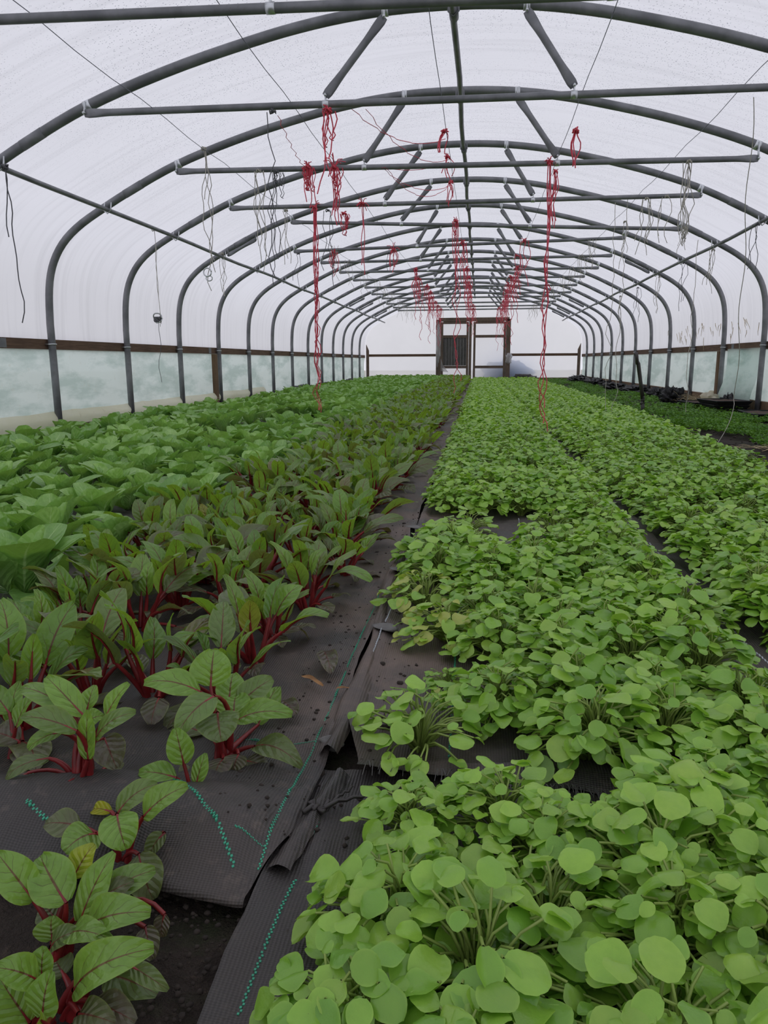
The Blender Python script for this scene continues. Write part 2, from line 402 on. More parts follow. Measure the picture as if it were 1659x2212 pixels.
# soil floor with relief, and the ground outside
def lin(a, b, n): return [a+(b-a)*i/n for i in range(n+1)]
def sheet(xs, ys, zf, uvs=1.0):
    mb = MB(); rows = [[mb.vert((x, y, zf(x, y)), (x, y)) for x in xs] for y in ys]
    for a, b in zip(rows[:-1], rows[1:]):
        for i in range(len(xs)-1): mb.face((a[i], a[i+1], b[i+1], b[i]))
    return mb
def soil_z(x, y):
    near = 1.0 if y < 8 else 0.4
    z = 0.010*noise.noise((x*7, y*7, 1)) + 0.006*noise.noise((x*22, y*22, 5))*near - 0.012
    if x > 1.72: z += 0.02*noise.noise((x*3, y*3, 8)) + 0.012
    return z
xs = lin(-3.93, -1.3, 16) + lin(-1.2, 1.6, 70) + lin(1.7, 3.37, 34)
ys = [YF, -1, 0.2] + lin(0.3, 2.0, 70) + lin(2.1, 12, 90) + lin(12.5, YEND+0.05, 30)
tag(sheet(xs, ys, soil_z).obj('floor', M['soil']), 'dark damp soil floor of the tunnel', kind='structure')
tag(sheet(lin(-40, 40, 4), lin(-30, 60, 4), lambda x, y: -0.06).obj('ground', M['grass']), 'ground outside the tunnel, lightened to brighten the film walls', kind='structure')

# timber rails along both sides, with their joint plates
def side_rail(side, label):
    x = XC + side*(HALF + 0.062)
    t = thing('timber_rail', label, 'rail', (x, 0, RAILZ))
    y = YF
    L = [2.4, 2.43, 4.47, 4.9, 4.9, 4.9, 4.5, 3.0]
    i = 0
    while y < YEND:
        y1 = min(y + L[i % len(L)], YEND); mb = MB()
        mb.box((-0.02, y+0.003, -0.045), (0.02, y1-0.003, 0.045)); mb.obj('board', M['rail_wood'], t, False)
        if y1 < YEND:
            mb = MB(); mb.box((-side*0.020-0.003, y1-0.05, -0.04), (-side*0.020+0.003, y1+0.05, 0.04)); mb.obj('joint_plate', M['steel'], t, False)
        y = y1; i += 1
side_rail(-1, 'brown timber rail along the left wall above the lower curtain')
side_rail(1, 'brown timber rail along the right wall above the lower curtain')

# lower side curtains
def curtain(side, name, label, bottom):
    x0 = XC + side*(HALF + 0.05); mb = MB(); rows = []
    ys = lin(YF, YEND+0.02, 190); n = 12
    for y in ys:
        row = []; zb = bottom(y)
        for i in range(n+1):
            t = i/n; z = RAILZ-0.03 + (zb-(RAILZ-0.03))*t
            s = ((y-Y0) % SP)/SP
            bulge = 0.05*math.sin(PI*t)*(0.4+0.6*math.sin(PI*s)) + 0.022*noise.noise((y*1.7 + t*2.6, t*1.4, side*3)) \
                + 0.016*math.sin((y*1.3 - t*1.8)*5.0 + 1.3*noise.noise((y, t, 2)))*t
            row.append(mb.vert((x0 + side*(bulge*0.8 + 0.012), y, z), (y, t)))
        rows.append(row)
    for a, b in zip(rows[:-1], rows[1:]):
        for i in range(n): mb.face((a[i], a[i+1], b[i+1], b[i]))
    return tag(mb.obj(name, M['curtain']), label, kind='structure')
wl = curtain(-1, 'wall_left', 'greenish algae-streaked lower plastic curtain on the left', lambda y: 0.05)
wr = curtain(1, 'wall_right', 'wrinkled lower plastic curtain on the right', lambda y: 0.13 + 0.035*noise.noise((y*0.9, 0, 4)))
# cream skirt along the foot of the left curtain
mb = MB(); rows = []
for y in lin(YF, 13.5, 110):
    h = 0.20 + 0.02*noise.noise((y*1.1, 2, 0)); b = 0.045 + 0.02*noise.noise((y*2.1, 5, 0)); row = []
    for i in range(8):
        t = i/7; row.append(mb.vert((XC-HALF-0.035 + b*math.sin(PI*min(1, t*1.15)), y, h*(1-t)+0.035*t + 0.008*noise.noise((y*6, t*3, 0))), (y, t)))
    rows.append(row)
for a, b in zip(rows[:-1], rows[1:]):
    for i in range(7): mb.face((a[i], b[i], b[i+1], a[i+1]))
tag(mb.obj('curtain_skirt', M['skirt']), 'stained cream plastic skirt rolled along the foot of the left wall', 'skirt')
# base boards
mb = MB(); mb.box((XC-HALF-0.055, YF, -0.04), (XC-HALF-0.02, YEND, 0.06)); tag(mb.obj('baseboard_left', M['rail_wood'], None, False), 'timber base board under the left curtain', kind='structure')
mb = MB(); mb.box((XC+HALF+0.03, YF, -0.04), (XC+HALF+0.075, YEND, 0.155)); tag(mb.obj('baseboard_right', M['post_wood'], None, False), 'timber base board under the right curtain', kind='structure')
# upright timber posts inside the curtains
for side, yy, lab in ((-1, Y0+3.9*SP, 'brown timber post by the left wall, just nearer than the fourth upright in view'),
                      (1, Y0+4.12*SP, 'brown timber post behind the curtain fold on the right wall')):
    mb = MB(); x = XC+side*(HALF+0.02); mb.box((x-0.03, yy-0.045, -0.03), (x+0.03, yy+0.045, RAILZ-0.05))
    tag(mb.obj('side_post', M['post_wood'], None, False), lab, 'post')
for side, lab in ((-1, 'short dark timber post standing in the far left corner'), (1, 'short dark timber post standing in the far right corner')):
    mb = MB(); x = XC+side*(HALF-0.06); b = len(mb.v)
    mb.box((x-0.045, YEND-0.12, -0.03), (x+0.045, YEND-0.03, 1.02))
    for i in (4, 5, 6, 7):
        if (i in (5, 6)) == (side > 0): mb.v[i] = (mb.v[i][0], mb.v[i][1], 1.22)
    tag(mb.obj('corner_post', M['door_wood'], None, False), lab, 'post')

# loose lower flap of the right curtain, near the fourth upright
mb = MB(); rows = []
for y in lin(9.68, 10.95, 22):
    s = (y-9.68)/1.27; row = []
    for i in range(13):
        t = i/12; z = 0.795*(1-t) + t*(0.12-0.05*s)
        x = XC+HALF+0.03 - 0.17*t*t*(0.6+0.6*math.sin(PI*s)) - 0.012*math.sin(9*s+4*t) + 0.03*noise.noise((y*3, t*3, 7))*t
        row.append(mb.vert((x, y - 0.22*(1-t)*(1-s)*0 + 0.03*t*s, z), (y, t)))
    rows.append(row)
for a, b in zip(rows[:-1], rows[1:]):
    for i in range(12): mb.face((a[i], a[i+1], b[i+1], b[i]))
tag(mb.obj('curtain_flap', M['curtain']), 'loose flap of plastic curtain bellying inwards beside the right-hand uprights', 'plastic sheet')

# ------------------------------------------------------------------ end wall frame and doors
def W(x, y): return (x-1037.6)/62.3, CAM_H + (781.0-y)/61.6
def timber(parent, x0, x1, z0, z1, y0=YEND-0.06, y1=YEND, name='rail', mat='door_wood', lab=None):
    mb = MB(); mb.box((x0, y0, z0), (x1, y1, z1)); o = mb.obj(name, M[mat], parent, False)
    if lab: o['label'] = lab
    return o
t = thing('door_frame', 'weathered timber door frame in the far end wall', 'door frame', (-0.24, YEND, 0))
lx = lambda v: v+0.24
def TF(par, x0, x1, z0, z1, name, y0=-0.10, y1=0.0, mat='door_wood'):
    mb = MB(); mb.box((x0+0.24, y0, z0), (x1+0.24, y1, z1)); return mb.obj(name, M[mat], par, False)
TF(t, -1.49, -1.33, -0.03, 2.03, 'post'); TF(t, 0.87, 1.02, -0.03, 2.03, 'post')
TF(t, -1.40, 0.97, 1.97, 2.09, 'header'); TF(t, -0.375, -0.285, -0.03, 1.98, 'post')
def door(label, x0, x1, boards):
    t = thing('door', label, 'door', (-0.24, YEND-0.01, 0))
    w = 0.075
    for a, b in ((x0, x0+w), (x1-w, x1)): TF(t, a, b, 0.02, 1.95, 'stile', -0.075, -0.03)
    for z in (1.93, 1.47, 0.45): TF(t, x0+w, x1-w, z-0.045, z+0.045, 'rail', -0.075, -0.03)
    TF(t, x0+w, x1-w, 0.02, 0.09, 'rail', -0.075, -0.03)
    if boards:
        n = 8
        for i in range(n):
            a = x0+w + (x1-x0-2*w)*i/n; b = a + (x1-x0-2*w)/n - 0.002
            TF(t, a, b, 0.50, 1.43, 'board', -0.055, -0.035, 'board_wood')
    mb = MB(); b = [mb.vert((p[0]+0.24, -0.028, p[1])) for p in ((x0, 0.03), (x1, 0.03), (x1, 1.95), (x0, 1.95))]; mb.face(b)
    mb.obj('film_panel', M['film_door' if not boards else 'film_end'], t, False)
door('left leaf of the far door, dark boards in its middle panel', -1.325, -0.385, True)
door('right leaf of the far door, polythene panels between dark rails', -0.225, 0.865, False)
for x0, x1, lab in ((XC-HALF+0.03, -1.50, 'brown timber rail across the end wall left of the door'), (1.03, XC+HALF-0.03, 'brown timber rail across the end wall right of the door')):
    mb = MB(); mb.box((x0, YEND-0.03, RAILZ-0.01), (x1, YEND+0.02, RAILZ+0.075)); tag(mb.obj('end_rail', M['rail_wood'], None, False), lab, 'rail')
    mb = MB(); mb.box((x0, YEND-0.03, -0.03), (x1, YEND+0.02, 0.09)); tag(mb.obj('end_base_board', M['rail_wood'], None, False), lab.replace('rail across', 'base board along'), 'board')
# torn film bunched on the posts
def crumple(name, cx, cy, cz, sx, sy, sz, mat, label, cat, seed=0, nu=18, nv=12, group=None, sharp=2.2):
    mb = MB(); rows = []
    for j in range(nv+1):
        th = PI*j/nv; row = []
        for i in range(nu):
            ph = 2*PI*i/nu; d = Vector((math.sin(th)*math.cos(ph), math.sin(th)*math.sin(ph), math.cos(th)))
            k = 1 + 0.42*noise.noise(d*sharp + Vector((seed*7.1, seed, 0))) + 0.22*noise.noise(d*sharp*2.7 + Vector((seed, 3, 0)))
            if sharp > 2: k *= 0.72 + 0.5*(1-abs(noise.noise(d*sharp*1.6 + Vector((9, seed, 4))))*1.8)
            row.append(mb.vert((cx+sx*d.x*k, cy+sy*d.y*k, max(cz+sz*d.z*k, -0.015)), (i/nu, j/nv)))
        rows.append(row)
    for a, b in zip(rows[:-1], rows[1:]):
        for i in range(nu): mb.face((a[i], b[i], b[(i+1) % nu], a[(i+1) % nu]))
    return tag(mb.obj(name, mat, None, cat not in ('stone',) or True), label, cat, group)
crumple('torn_film', 0.98, YEND-0.13, 0.74, 0.10, 0.05, 0.16, M['film_end'], 'torn scrap of white film bunched on the right door post', 'plastic sheet', 3)
crumple('torn_film', -1.41, YEND-0.13, 1.25, 0.07, 0.04, 0.62, M['film_end'], 'strip of torn film hanging down the left door post', 'plastic sheet', 4)
crumple('tarpaulin', 0.95, YEND+0.42, 0.25, 0.75, 0.24, 0.40, M['tarp'], 'blue tarpaulin heap seen through the film outside the right door leaf', 'tarpaulin', 5)
mb = MB(); a = [mb.vert(p) for p in ((-1.32, YEND-0.12, 0.75), (-1.32, YEND-0.13, 0.32), (-1.05, YEND-0.14, 0.27), (-1.24, YEND-0.11, 0.5))]; mb.face((0, 1, 2, 3))
for p in ((-1.32, YEND-0.118, 0.75), (-1.32, YEND-0.128, 0.32), (-1.05, YEND-0.138, 0.27), (-1.24, YEND-0.108, 0.5)): mb.vert(p)
mb.face((7, 6, 5, 4)); mb.face((0, 4, 5, 1)); mb.face((1, 5, 6, 2)); mb.face((2, 6, 7, 3)); mb.face((3, 7, 4, 0))
tag(mb.obj('torn_film', M['film_end']), 'triangle of torn film at the foot of the left door leaf', 'plastic sheet')

# ------------------------------------------------------------------ steel arches, ties, braces, purlins
def flat_bar(p, q, r, n=10):
    """pipe with flattened ends"""
    p, q = Vector(p), Vector(q); L = (q-p).length
    ts = [0, 0.03/L, 0.075/L, 0.12/L, 0.17/L]; ts = ts + [1-x for x in reversed(ts)]
    fl = [(0.26, 1.15), (0.28, 1.4), (0.42, 1.32), (0.85, 1.12), (1, 1)]; fl = fl + fl[::-1]
    mb = MB(); mb.tube([p.lerp(q, x) for x in ts], r, n, flat=fl); return mb
def bracket(p, q, w=0.022):
    """clip plate from pipe point p to bar end q with a collar round the pipe"""
    p, q = Vector(p), Vector(q); mb = MB()
    d = (q-p); mb.tube([p - d.normalized()*0.012, p + d*0.5, q + d.normalized()*0.012], w*0.8, 8, flat=[(0.35, 1)]*3)
    mb.tube([q+Vector((0, -0.022, 0)), q+Vector((0, 0.022, 0))], 0.009, 6)
    return mb
def collar(c, t, r, w=0.05):
    mb = MB(); c = Vector(c); t = Vector(t).normalized(); mb.tube([c-t*w*0.5, c+t*w*0.5], r, 14); return mb
def prof_at(x):  # point on hoop centreline, at world x
    return prof_z(x-XC)
tie_rng = random.Random(5)
HOOP_R = 0.033
TIE_L = {3: -2.37-0.0}; STUB_L = {3, 9, 10, 12}; STUB_R = {5, 10, 12, 13}
names_h = {-1: 'only its tie bar shows at the top edge'}
hoops = []
for k in range(-1, 14):
    y = Y0 + k*SP
    if k == -1: lab = 'steel arch nearest the camera, only its tie bar in view at the top'
    else: lab = '%s steel arch whose curve is in view, counted from the camera' % ordw(k+1)
    t = thing('hoop_frame', lab, 'steel arch', (XC, y, 0), 0, 'steel arches of the tunnel')
    pts = [(-HALF, 0, -0.05), (-HALF, 0, 0.5)] + [(x, 0, z) for x, z in arch] + [(HALF, 0, 0.5), (HALF, 0, -0.05)]
    mb = MB(); mb.tube(pts, HOOP_R, 12); mb.obj('arch_pipe', M['steel'], t)
    # slip-joint sleeves on the arch
    for sx in (-2.75, 2.75):
        z = prof_z(sx); z2 = prof_z(sx+0.03)
        collar((sx, 0, z), (0.03, 0, z2-z), HOOP_R*1.06, 0.18).obj('sleeve', M['steel'], t)
    # tie bar
    xl = -2.33 + tie_rng.uniform(-0.05, 0.05); xr = 2.36 + tie_rng.uniform(-0.08, 0.06)
    zl = prof_z(xl) - 0.065 + tie_rng.uniform(-0.01, 0.01); zr = prof_z(xr) - 0.075
    if k == 3: xl = -2.08; zl = prof_z(xl)-0.06; xr = 2.59; zr = prof_z(xr)-0.06
    if k == 4: xl = -2.42; xr = 2.22; zl = prof_z(xl)-0.07; zr = prof_z(xr)-0.07
    if k == 1: xr = 2.40; zr = 2.185
    if k == -1: zl = 2.197; zr = 2.10
    flat_bar((xl, -0.055, zl), (xr, -0.055, zr), 0.0215).obj('tie_bar', M['steel'], t)
    for x, z in ((xl, zl), (xr, zr)):
        o = bracket((x, -0.035, prof_z(x)), (x, -0.055, z)).obj('bracket', M['zinc'], t)
        collar((x, 0, prof_z(x)), (0.03, 0, prof_z(x+0.03)-prof_z(x)), HOOP_R*1.1, 0.045).obj('clip', M['zinc'], o)
    # V braces from arch down to tie
    for s in (-1, 1):
        xt = 0.08 + s*0.44 + tie_rng.uniform(-0.02, 0.02); xb = 0.08 + s*0.76 + tie_rng.uniform(-0.05, 0.05)
        if k == 2 and s == 1: xb -= 0.1
        zb = zl + (zr-zl)*(xb-xl)/(xr-xl) + 0.045; zt = prof_z(xt)-0.06
        flat_bar((xt, -0.055, zt), (xb, -0.055, zb), 0.0225).obj('brace', M['steel'], t)
        o = bracket((xt, -0.035, prof_z(xt)), (xt, -0.055, zt)).obj('bracket', M['zinc'], t)
        collar((xt, 0, prof_z(xt)), (1, 0, 0), HOOP_R*1.1, 0.04).obj('clip', M['zinc'], o)
        o = bracket((xb, -0.055, zb-0.045), (xb, -0.055, zb+0.005)).obj('bracket', M['zinc'], t)
        collar((xb, -0.055, zb-0.045), (1, 0, 0), 0.0245, 0.04).obj('clip', M['zinc'], o)
    # knee stubs
    for flag, s in ((k in STUB_L, -1), (k in STUB_R, 1)):
        if flag:
            x0, x1 = (-2.91, -2.54) if s < 0 else (2.51, 2.88)
            flat_bar((x0, -0.05, prof_z(x0)-0.075), (x1, -0.05, prof_z(x1)-0.075), 0.019).obj('knee_bar', M['steel'], t)
            for x in (x0, x1): bracket((x, -0.03, prof_z(x)), (x, -0.05, prof_z(x)-0.075)).obj('bracket', M['steel'], t)
    # U-bolts at the timber rail
    for s in (-1, 1):
        mb = MB(); mb.tube([(s*(HALF+0.05), -0.04, RAILZ), (s*(HALF-0.02), -0.042, RAILZ), (s*(HALF-0.038), 0, RAILZ), (s*(HALF-0.02), 0.042, RAILZ), (s*(HALF+0.05), 0.04, RAILZ)], 0.006, 6)
        mb.obj('u_bolt', M['zinc'], t)

def purlin(name, label, x, z, y0, y1, r, drift=0.0):
    t = thing(name, label, 'purlin pipe', (XC+x, y0, z))
    mb = MB(); n = 40
    mb.tube([(0.008*math.sin(i*1.3), (y1-y0)*i/n, 0.008*math.sin(i*0.9)) for i in range(n+1)], r, 10); mb.obj('pipe', M['steel'], t)
    for k in range(-1, 14):
        yy = Y0+k*SP-y0
        if 0 < yy < y1-y0:
            mb = MB(); s = 0 if abs(x) < 0.5 else (1 if x > 0 else -1)
            mb.tube([(-0.03-0.012*s, yy-0.05, 0.06), (-0.032, yy-0.05, -0.005), (0, yy-0.05, -r-0.012), (0.032, yy-0.05, -0.005), (0.03-0.012*s, yy-0.05, 0.06)], 0.006, 6)
            mb.obj('tie_loop', M['zinc'] if s else M['steel'], t)
            if s == 0:
                collar((0, yy+0.0, 0), (0, 1, 0), r*1.4, 0.10).obj('coupling', M['steel'], t)
purlin('ridge_purlin', 'grey steel ridge pipe running along the crown of the arches', 0.08, 2.735, 2.6, YEND-0.1, 0.021)
purlin('side_purlin', 'grey steel pipe running along the left shoulder of the arches', -2.98, 1.962, 2.6, YEND-0.1, 0.019)
purlin('side_purlin', 'grey steel pipe running along the right shoulder of the arches', 2.98, 1.962, 2.6, YEND-0.1, 0.019)

# ------------------------------------------------------------------ wires and hanging twine
TZ = 2.262   # wires rest on the ties
def wire_x(px, k):  # x on tie k seen at pixel column px
    for y in range(0, 800, 1):
        p = pix(px, y, Y0+k*SP-0.06)
        if p.z < TZ: return p.x
    return 0
WX = {'outer left': wire_x(330, 0), 'left': wire_x(627, 0), 'middle': wire_x(953, 0), 'right': wire_x(1262, 0), 'outer right': wire_x(1620, 0)}
for nm, x in WX.items():
    mb = MB(); n = 60
    mb.tube([(x, 2.5+(YEND-2.7)*i/n, TZ+0.018 - 0.025*math.sin(PI*(((2.5+(YEND-2.7)*i/n)-Y0+0.06) % SP)/SP)) for i in range(n+1)], 0.0022, 5)
    tag(mb.obj('support_wire', M['wire']), 'thin %s support wire running over the tie bars down the tunnel' % nm, 'wire')

tw = random.Random(21)
def strand(mb, p, length, r=0.003, sway=0.02, end=None, n=None, curl=0.0):
    p = Vector(p); n = n or max(6, int(length*14)); pts = []; a, b = tw.uniform(0, 9), tw.uniform(0, 9)
    drift = Vector((tw.uniform(-1, 1), tw.uniform(-1, 1), 0))*sway*0.8
    for i in range(n+1):
        t = i/n
        off = Vector((noise.noise((a, t*length*5, 0)), noise.noise((b, t*length*5, 4)), 0))*sway*2*min(1, t*4) + drift*t
        if curl and t > 0.6: off += Vector((math.sin(t*40), math.cos(t*40), 0))*curl*(t-0.6)*2
        pts.append(p + off + Vector((0, 0, -length*t)))
    mb.tube(pts, r, 4, caps=False)
def loop(mb, p, q, drop, r=0.0026, n=14):
    p, q = Vector(p), Vector(q)
    mb.tube([p.lerp(q, i/n) + Vector((0.01*math.sin(i*2.1), 0, -drop*4*(i/n)*(1-i/n))) for i in range(n+1)], r, 4, caps=False)
def knot(mb, p, s, n=9, r=0.0026):
    p = Vector(p)
    for i in range(n):
        d = Vector((tw.uniform(-1, 1), tw.uniform(-0.6, 0.6), tw.uniform(-0.9, 1))).normalized()*s*tw.uniform(0.5, 1.2)
        mb.tube([p, p + d*0.5 + Vector((0, 0, 0.3*s)), p + d], r, 4, caps=False)
    mb.tube([p+Vector((0.02*math.cos(a*0.9), 0.02*math.sin(a*0.9)-0.0, 0.012*math.sin(a*1.7))) for a in range(16)], r*1.3, 4, caps=False)
def hank(label, mat, p, n, length, r=0.0028, sway=0.03, kn=0.0, loops=0, spread=0.02, lens=None, group=None, curl=0.0, cat='twine'):
    t = thing('twine_hank', label, cat, p, 0, group)
    r *= 1.35 if mat == 'red_twine' else 1.1
    mb = MB()
    for i in range(n):
        L = lens[i % len(lens)] if lens else length*tw.uniform(0.55, 1.0)
        strand(mb, (tw.uniform(-spread, spread), tw.uniform(-0.01, 0.01), 0.0), L, r, sway, curl=curl)
    mb.obj('strands', M[mat], t)
    if kn:
        mb = MB(); knot(mb, (0, -0.01, 0), kn, 11, r); mb.obj('knot', M[mat], t)
    if loops:
        mb = MB()
        for i in range(loops):
            loop(mb, (tw.uniform(-0.05, 0.03), -0.01, 0), (tw.uniform(-0.02, 0.08), 0.01, 0), tw.uniform(0.08, 0.22), r)
        mb.obj('loops', M[mat], t)
    return t
def tie_pt(px, py, k): return pix(px, py, Y0+k*SP-0.085)
RT_ = 'red_twine'
# long hank on the left, hanging to the plants
p = tie_pt(680, 448, 2); hank('long red twine hank on the left reaching down to the lettuces', RT_, p, 7, 1.5, 0.0032, 0.022, 0.07, 0, 0.018, [2.08, 1.75, 1.85, 1.5, 0.9, 2.12], curl=0.05)
p = tie_pt(665, 362, 1); hank('looped red twine draped on the left of the second arch tie bar', RT_, p, 3, 0.35, 0.003, 0.03, 0.05, 7, 0.05)
p = tie_pt(722, 362, 1); hank('spiky red knot with dangling ends beside the looped red twine', RT_, p, 7, 0.5, 0.003, 0.03, 0.10, 3, 0.03)
p = tie_pt(710, 240, 0); hank('red twine wound on the first arch tie bar at the left brace foot', RT_, p, 3, 0.5, 0.003, 0.03, 0.04, 2, 0.03)
p = tie_pt(1187, 350, 1); hank('long red twine hank on the right reaching down to the salad bed', RT_, p, 4, 1.9, 0.003, 0.022, 0.05, 0, 0.012, [2.08, 1.95, 1.2, 2.15], curl=0.05)
p = pix(1243, 283, Y0+0.55*SP); hank('red knotted end of twine tied to the right wire before the second arch', RT_, p, 4, 0.28, 0.0032, 0.03, 0.03, 0, 0.01)
p = tie_pt(1200, 372, 2); hank('red twine tangle falling below the right wire at the third arch tie bar', RT_, p, 6, 0.55, 0.003, 0.03, 0.04, 0, 0.03)
p = pix(960, 285, Y0+0.75*SP); hank('red tassel highest on the middle wire', RT_, p, 5, 0.20, 0.0028, 0.04, 0.03, 0, 0.02)
p = pix(967, 340, Y0+1.25*SP); hank('second red tassel down the middle wire', RT_, p, 5, 0.22, 0.0028, 0.04, 0.03, 0, 0.02)
p = pix(974, 395, Y0+1.7*SP); hank('third red tassel down the middle wire', RT_, p, 5, 0.22, 0.0028, 0.04, 0.03, 0, 0.02)
p = pix(783, 440, Y0+2*SP-0.08); hank('small red knot on the third arch tie bar with one long end', RT_, p, 2, 0.7, 0.003, 0.015, 0.07, 0, 0.01)
p = pix(743, 462, Y0+2*SP-0.08); hank('coiled red twine under the third arch tie bar, right of the long left hank', RT_, p, 2, 0.2, 0.003, 0.03, 0.03, 6, 0.03)
p = pix(850, 540, Y0+4*SP-0.08); hank('red pompom knot on the fifth arch tie bar', RT_, p, 8, 0.32, 0.003, 0.03, 0.10, 0, 0.03)
p = pix(720, 545, Y0+4*SP-0.08); hank('drooping red loops on the fifth arch tie bar at the left', RT_, p, 5, 0.35, 0.003, 0.05, 0.05, 5, 0.06)
p = pix(985, 478, Y0+3*SP-0.08); hank('long red strands on the middle wire hanging to the crop', RT_, p, 5, 1.2, 0.003, 0.03, 0.05, 2, 0.04, [1.0, 0.8, 1.9, 0.6, 2.05], curl=0.03)
# swags of red twine between left ties and middle wire
t = thing('twine_swag', 'sagging red twine swags strung from the left tie bars to the middle tassels', 'twine', (0, 0, 0))
for (a, ka), (b, kb), d in ((((760, 236), 0), ((962, 300), 0.75), 0.10), (((790, 236), 0), ((968, 345), 1.2), 0.12), (((830, 362), 1), ((970, 350), 1.3), 0.04),
                            (((825, 362), 1), ((974, 400), 1.7), 0.10), (((835, 364), 1), ((974, 398), 1.7), 0.16), (((600, 250), 0), ((660, 365), 1), 0.03)):
    mb = MB(); loop(mb, pix(*a, Y0+ka*SP-0.08), pix(*b, Y0+kb*SP-0.05), d, 0.0024, 18); mb.obj('strand', M[RT_], t)
# farther hanks: one per tie along each wire
for k in range(4, 14):
    for nm, n, L, mt in (('left', 8, 0.55, RT_), ('middle', 7, 0.55, RT_), ('right', 9, 0.6, RT_), ('outer left', 4, 0.5, 'pale_twine'), ('outer right', 5, 0.45, 'pale_twine')):
        if nm == 'middle' and k in (5, 9, 11): continue
        if nm == 'left' and k < 6: continue
        if nm == 'right' and k < 6: n = 3
        y = Y0+k*SP-0.085
        far = k >= 6
        colr = 'red' if mt == RT_ else 'pale'
        long_ = [L*0.6, L, L*0.8, L*0.5, L*0.9, L*0.7, L*1.6 if far else L, L*2.2 if far and k % 2 else L]
        hank('%s twine bunch on the %s wire at the %s arch tie bar' % (colr, nm, ordw(k+1)), mt, (WX[nm]+tw.uniform(-0.05, 0.05), y, TZ+0.02), n, L,
             0.0034 if mt == RT_ else 0.0026, 0.05, 0.05 if mt == RT_ else 0.0, 0, 0.06, long_, 'twine bunches on the far tie bars', curl=0.03)
# pale and dark cords
p = pix(12, 362, Y0-0.06); hank('dark cord dangling at the far left from the left shoulder pipe', 'dark_cord', p, 2, 1.0, 0.004, 0.03, 0.03, 0, 0.01, [1.02, 0.45], curl=0.0)
p = pix(441, 322, Y0+1.0*SP-0.08); hank('pale cord twisted with a metal clip, hanging from the left wire', 'pale_twine', p, 4, 0.9, 0.003, 0.03, 0.02, 0, 0.015, [1.15, 1.0, 0.9, 0.4])
hk = thing('roller_clip', 'dull metal ring clip at the end of the pale twisted cord', 'clip', pix(448, 588, Y0+SP-0.08))
mb = MB(); mb.tube([(0.035*math.cos(a*PI/8), 0, 0.035*math.sin(a*PI/8)) for a in range(17)], 0.006, 6); mb.obj('ring', M['zinc'], hk)
mb = MB(); mb.tube([(0.028*math.cos(a*PI/8)+0.01, 0.01, -0.05+0.022*math.sin(a*PI/8)) for a in range(17)], 0.005, 6); mb.obj('lower_ring', M['zinc'], hk)
p = pix(333, 497, Y0+2*SP-0.35); hank('pale cord with a twine roller hook, hanging below the left shoulder pipe', 'pale_twine', p, 2, 0.95, 0.0026, 0.01, 0.015, 0, 0.006, [0.97, 0.94])
hk = thing('roller_hook', 'wire roller hook wound with twine, hanging before the left film', 'hook', pix(340, 687, Y0+2*SP-0.35))
mb = MB(); mb.tube([(0.045*math.cos(a*PI/7), 0.02*math.sin(a), 0.05*math.sin(a*PI/7)) for a in range(15)], 0.007, 6); mb.obj('frame', M['zinc'], hk)
mb = MB(); mb.tube([(0.035*math.sin(a*1.3), 0.025*math.cos(a*1.3), -0.02+0.05*(a/40)-0.02) for a in range(41)], 0.008, 5); mb.obj('wound_twine', M['dark_cord'], hk)
mb = MB(); strand(mb, (0.01, 0, -0.05), 0.62, 0.0028, 0.02); mb.obj('cord_end', M['dark_cord'], hk)
for px, py, k, n, L, mt, lab in ((590, 242, 0, 1, 1.2, 'dark_cord', 'thin dark cord hanging from the first arch tie bar at the left'),
        (560, 370, 1, 5, 0.9, 'pale_twine', 'pale frayed cords under the second arch tie bar at the left'),
        (598, 372, 1, 3, 0.95, 'dark_cord', 'dark wavy cords under the second arch tie bar, left of the looped red twine'),
        (618, 455, 2, 3, 0.55, 'pale_twine', 'short pale cords under the third arch tie bar at the left'),
        (645, 548, 4, 2, 0.6, 'dark_cord', 'dark cord ends at the left end of the fifth arch tie bar'),
        (480, 548, 3, 4, 0.55, 'pale_twine', 'pale cord ends on the left shoulder pipe at the fourth arch'),
        (708, 455, 2, 3, 0.9, 'dark_cord', 'dark cord trailing beside the long red left hank'),
        (840, 548, 4, 1, 0.4, 'dark_cord', 'short dark cord just left of the red pompom knot'),
        (1488, 350, 1, 8, 0.62, 'pale_twine', 'thick pale cord bunch on the second arch tie bar at the right'),
        (1478, 492, 3, 7, 0.3, 'pale_twine', 'looped pale cords at the right end of the fourth arch tie bar'),
        (1397, 430, 2, 6, 0.6, 'pale_twine', 'pale cords under the third arch tie bar at the right'),
        (1440, 425, 2, 3, 0.45, 'pale_twine', 'few pale cords at the right end of the third arch tie bar'),
        (1350, 480, 3, 3, 0.6, 'pale_twine', 'pale cord ends under the fourth arch tie bar at the right'),
        (1636, 485, 2, 3, 0.5, 'dark_cord', 'dark cord tail on the right shoulder pipe at the third arch'),
        (1540, 540, 3, 5, 0.5, 'pale_twine', 'frayed pale cords on the right shoulder pipe at the fourth arch'),
        (1478, 568, 4, 3, 0.7, 'dark_cord', 'dark wavy cord on the right shoulder pipe at the fifth arch'),
        (1425, 598, 5, 4, 0.6, 'pale_twine', 'pale cords on the right shoulder pipe at the sixth arch'),
        (1378, 622, 6, 4, 0.6, 'dark_cord', 'dark cord ends on the right shoulder pipe at the seventh arch'),
        (1340, 640, 7, 4, 0.6, 'pale_twine', 'pale cords on the right shoulder pipe at the eighth arch')):
    p = pix(px, py, Y0+k*SP-0.085)
    hank(lab, mt, p, n, L, 0.0028, 0.035, 0.02, 4 if 'loop' in lab else 0, 0.045)
t = thing('long_string', 'single long white string from the first arch tie bar to the soil at the right', 'string', tie_pt(1633, 208, 0))
mb = MB(); q0 = t.location; pts = []
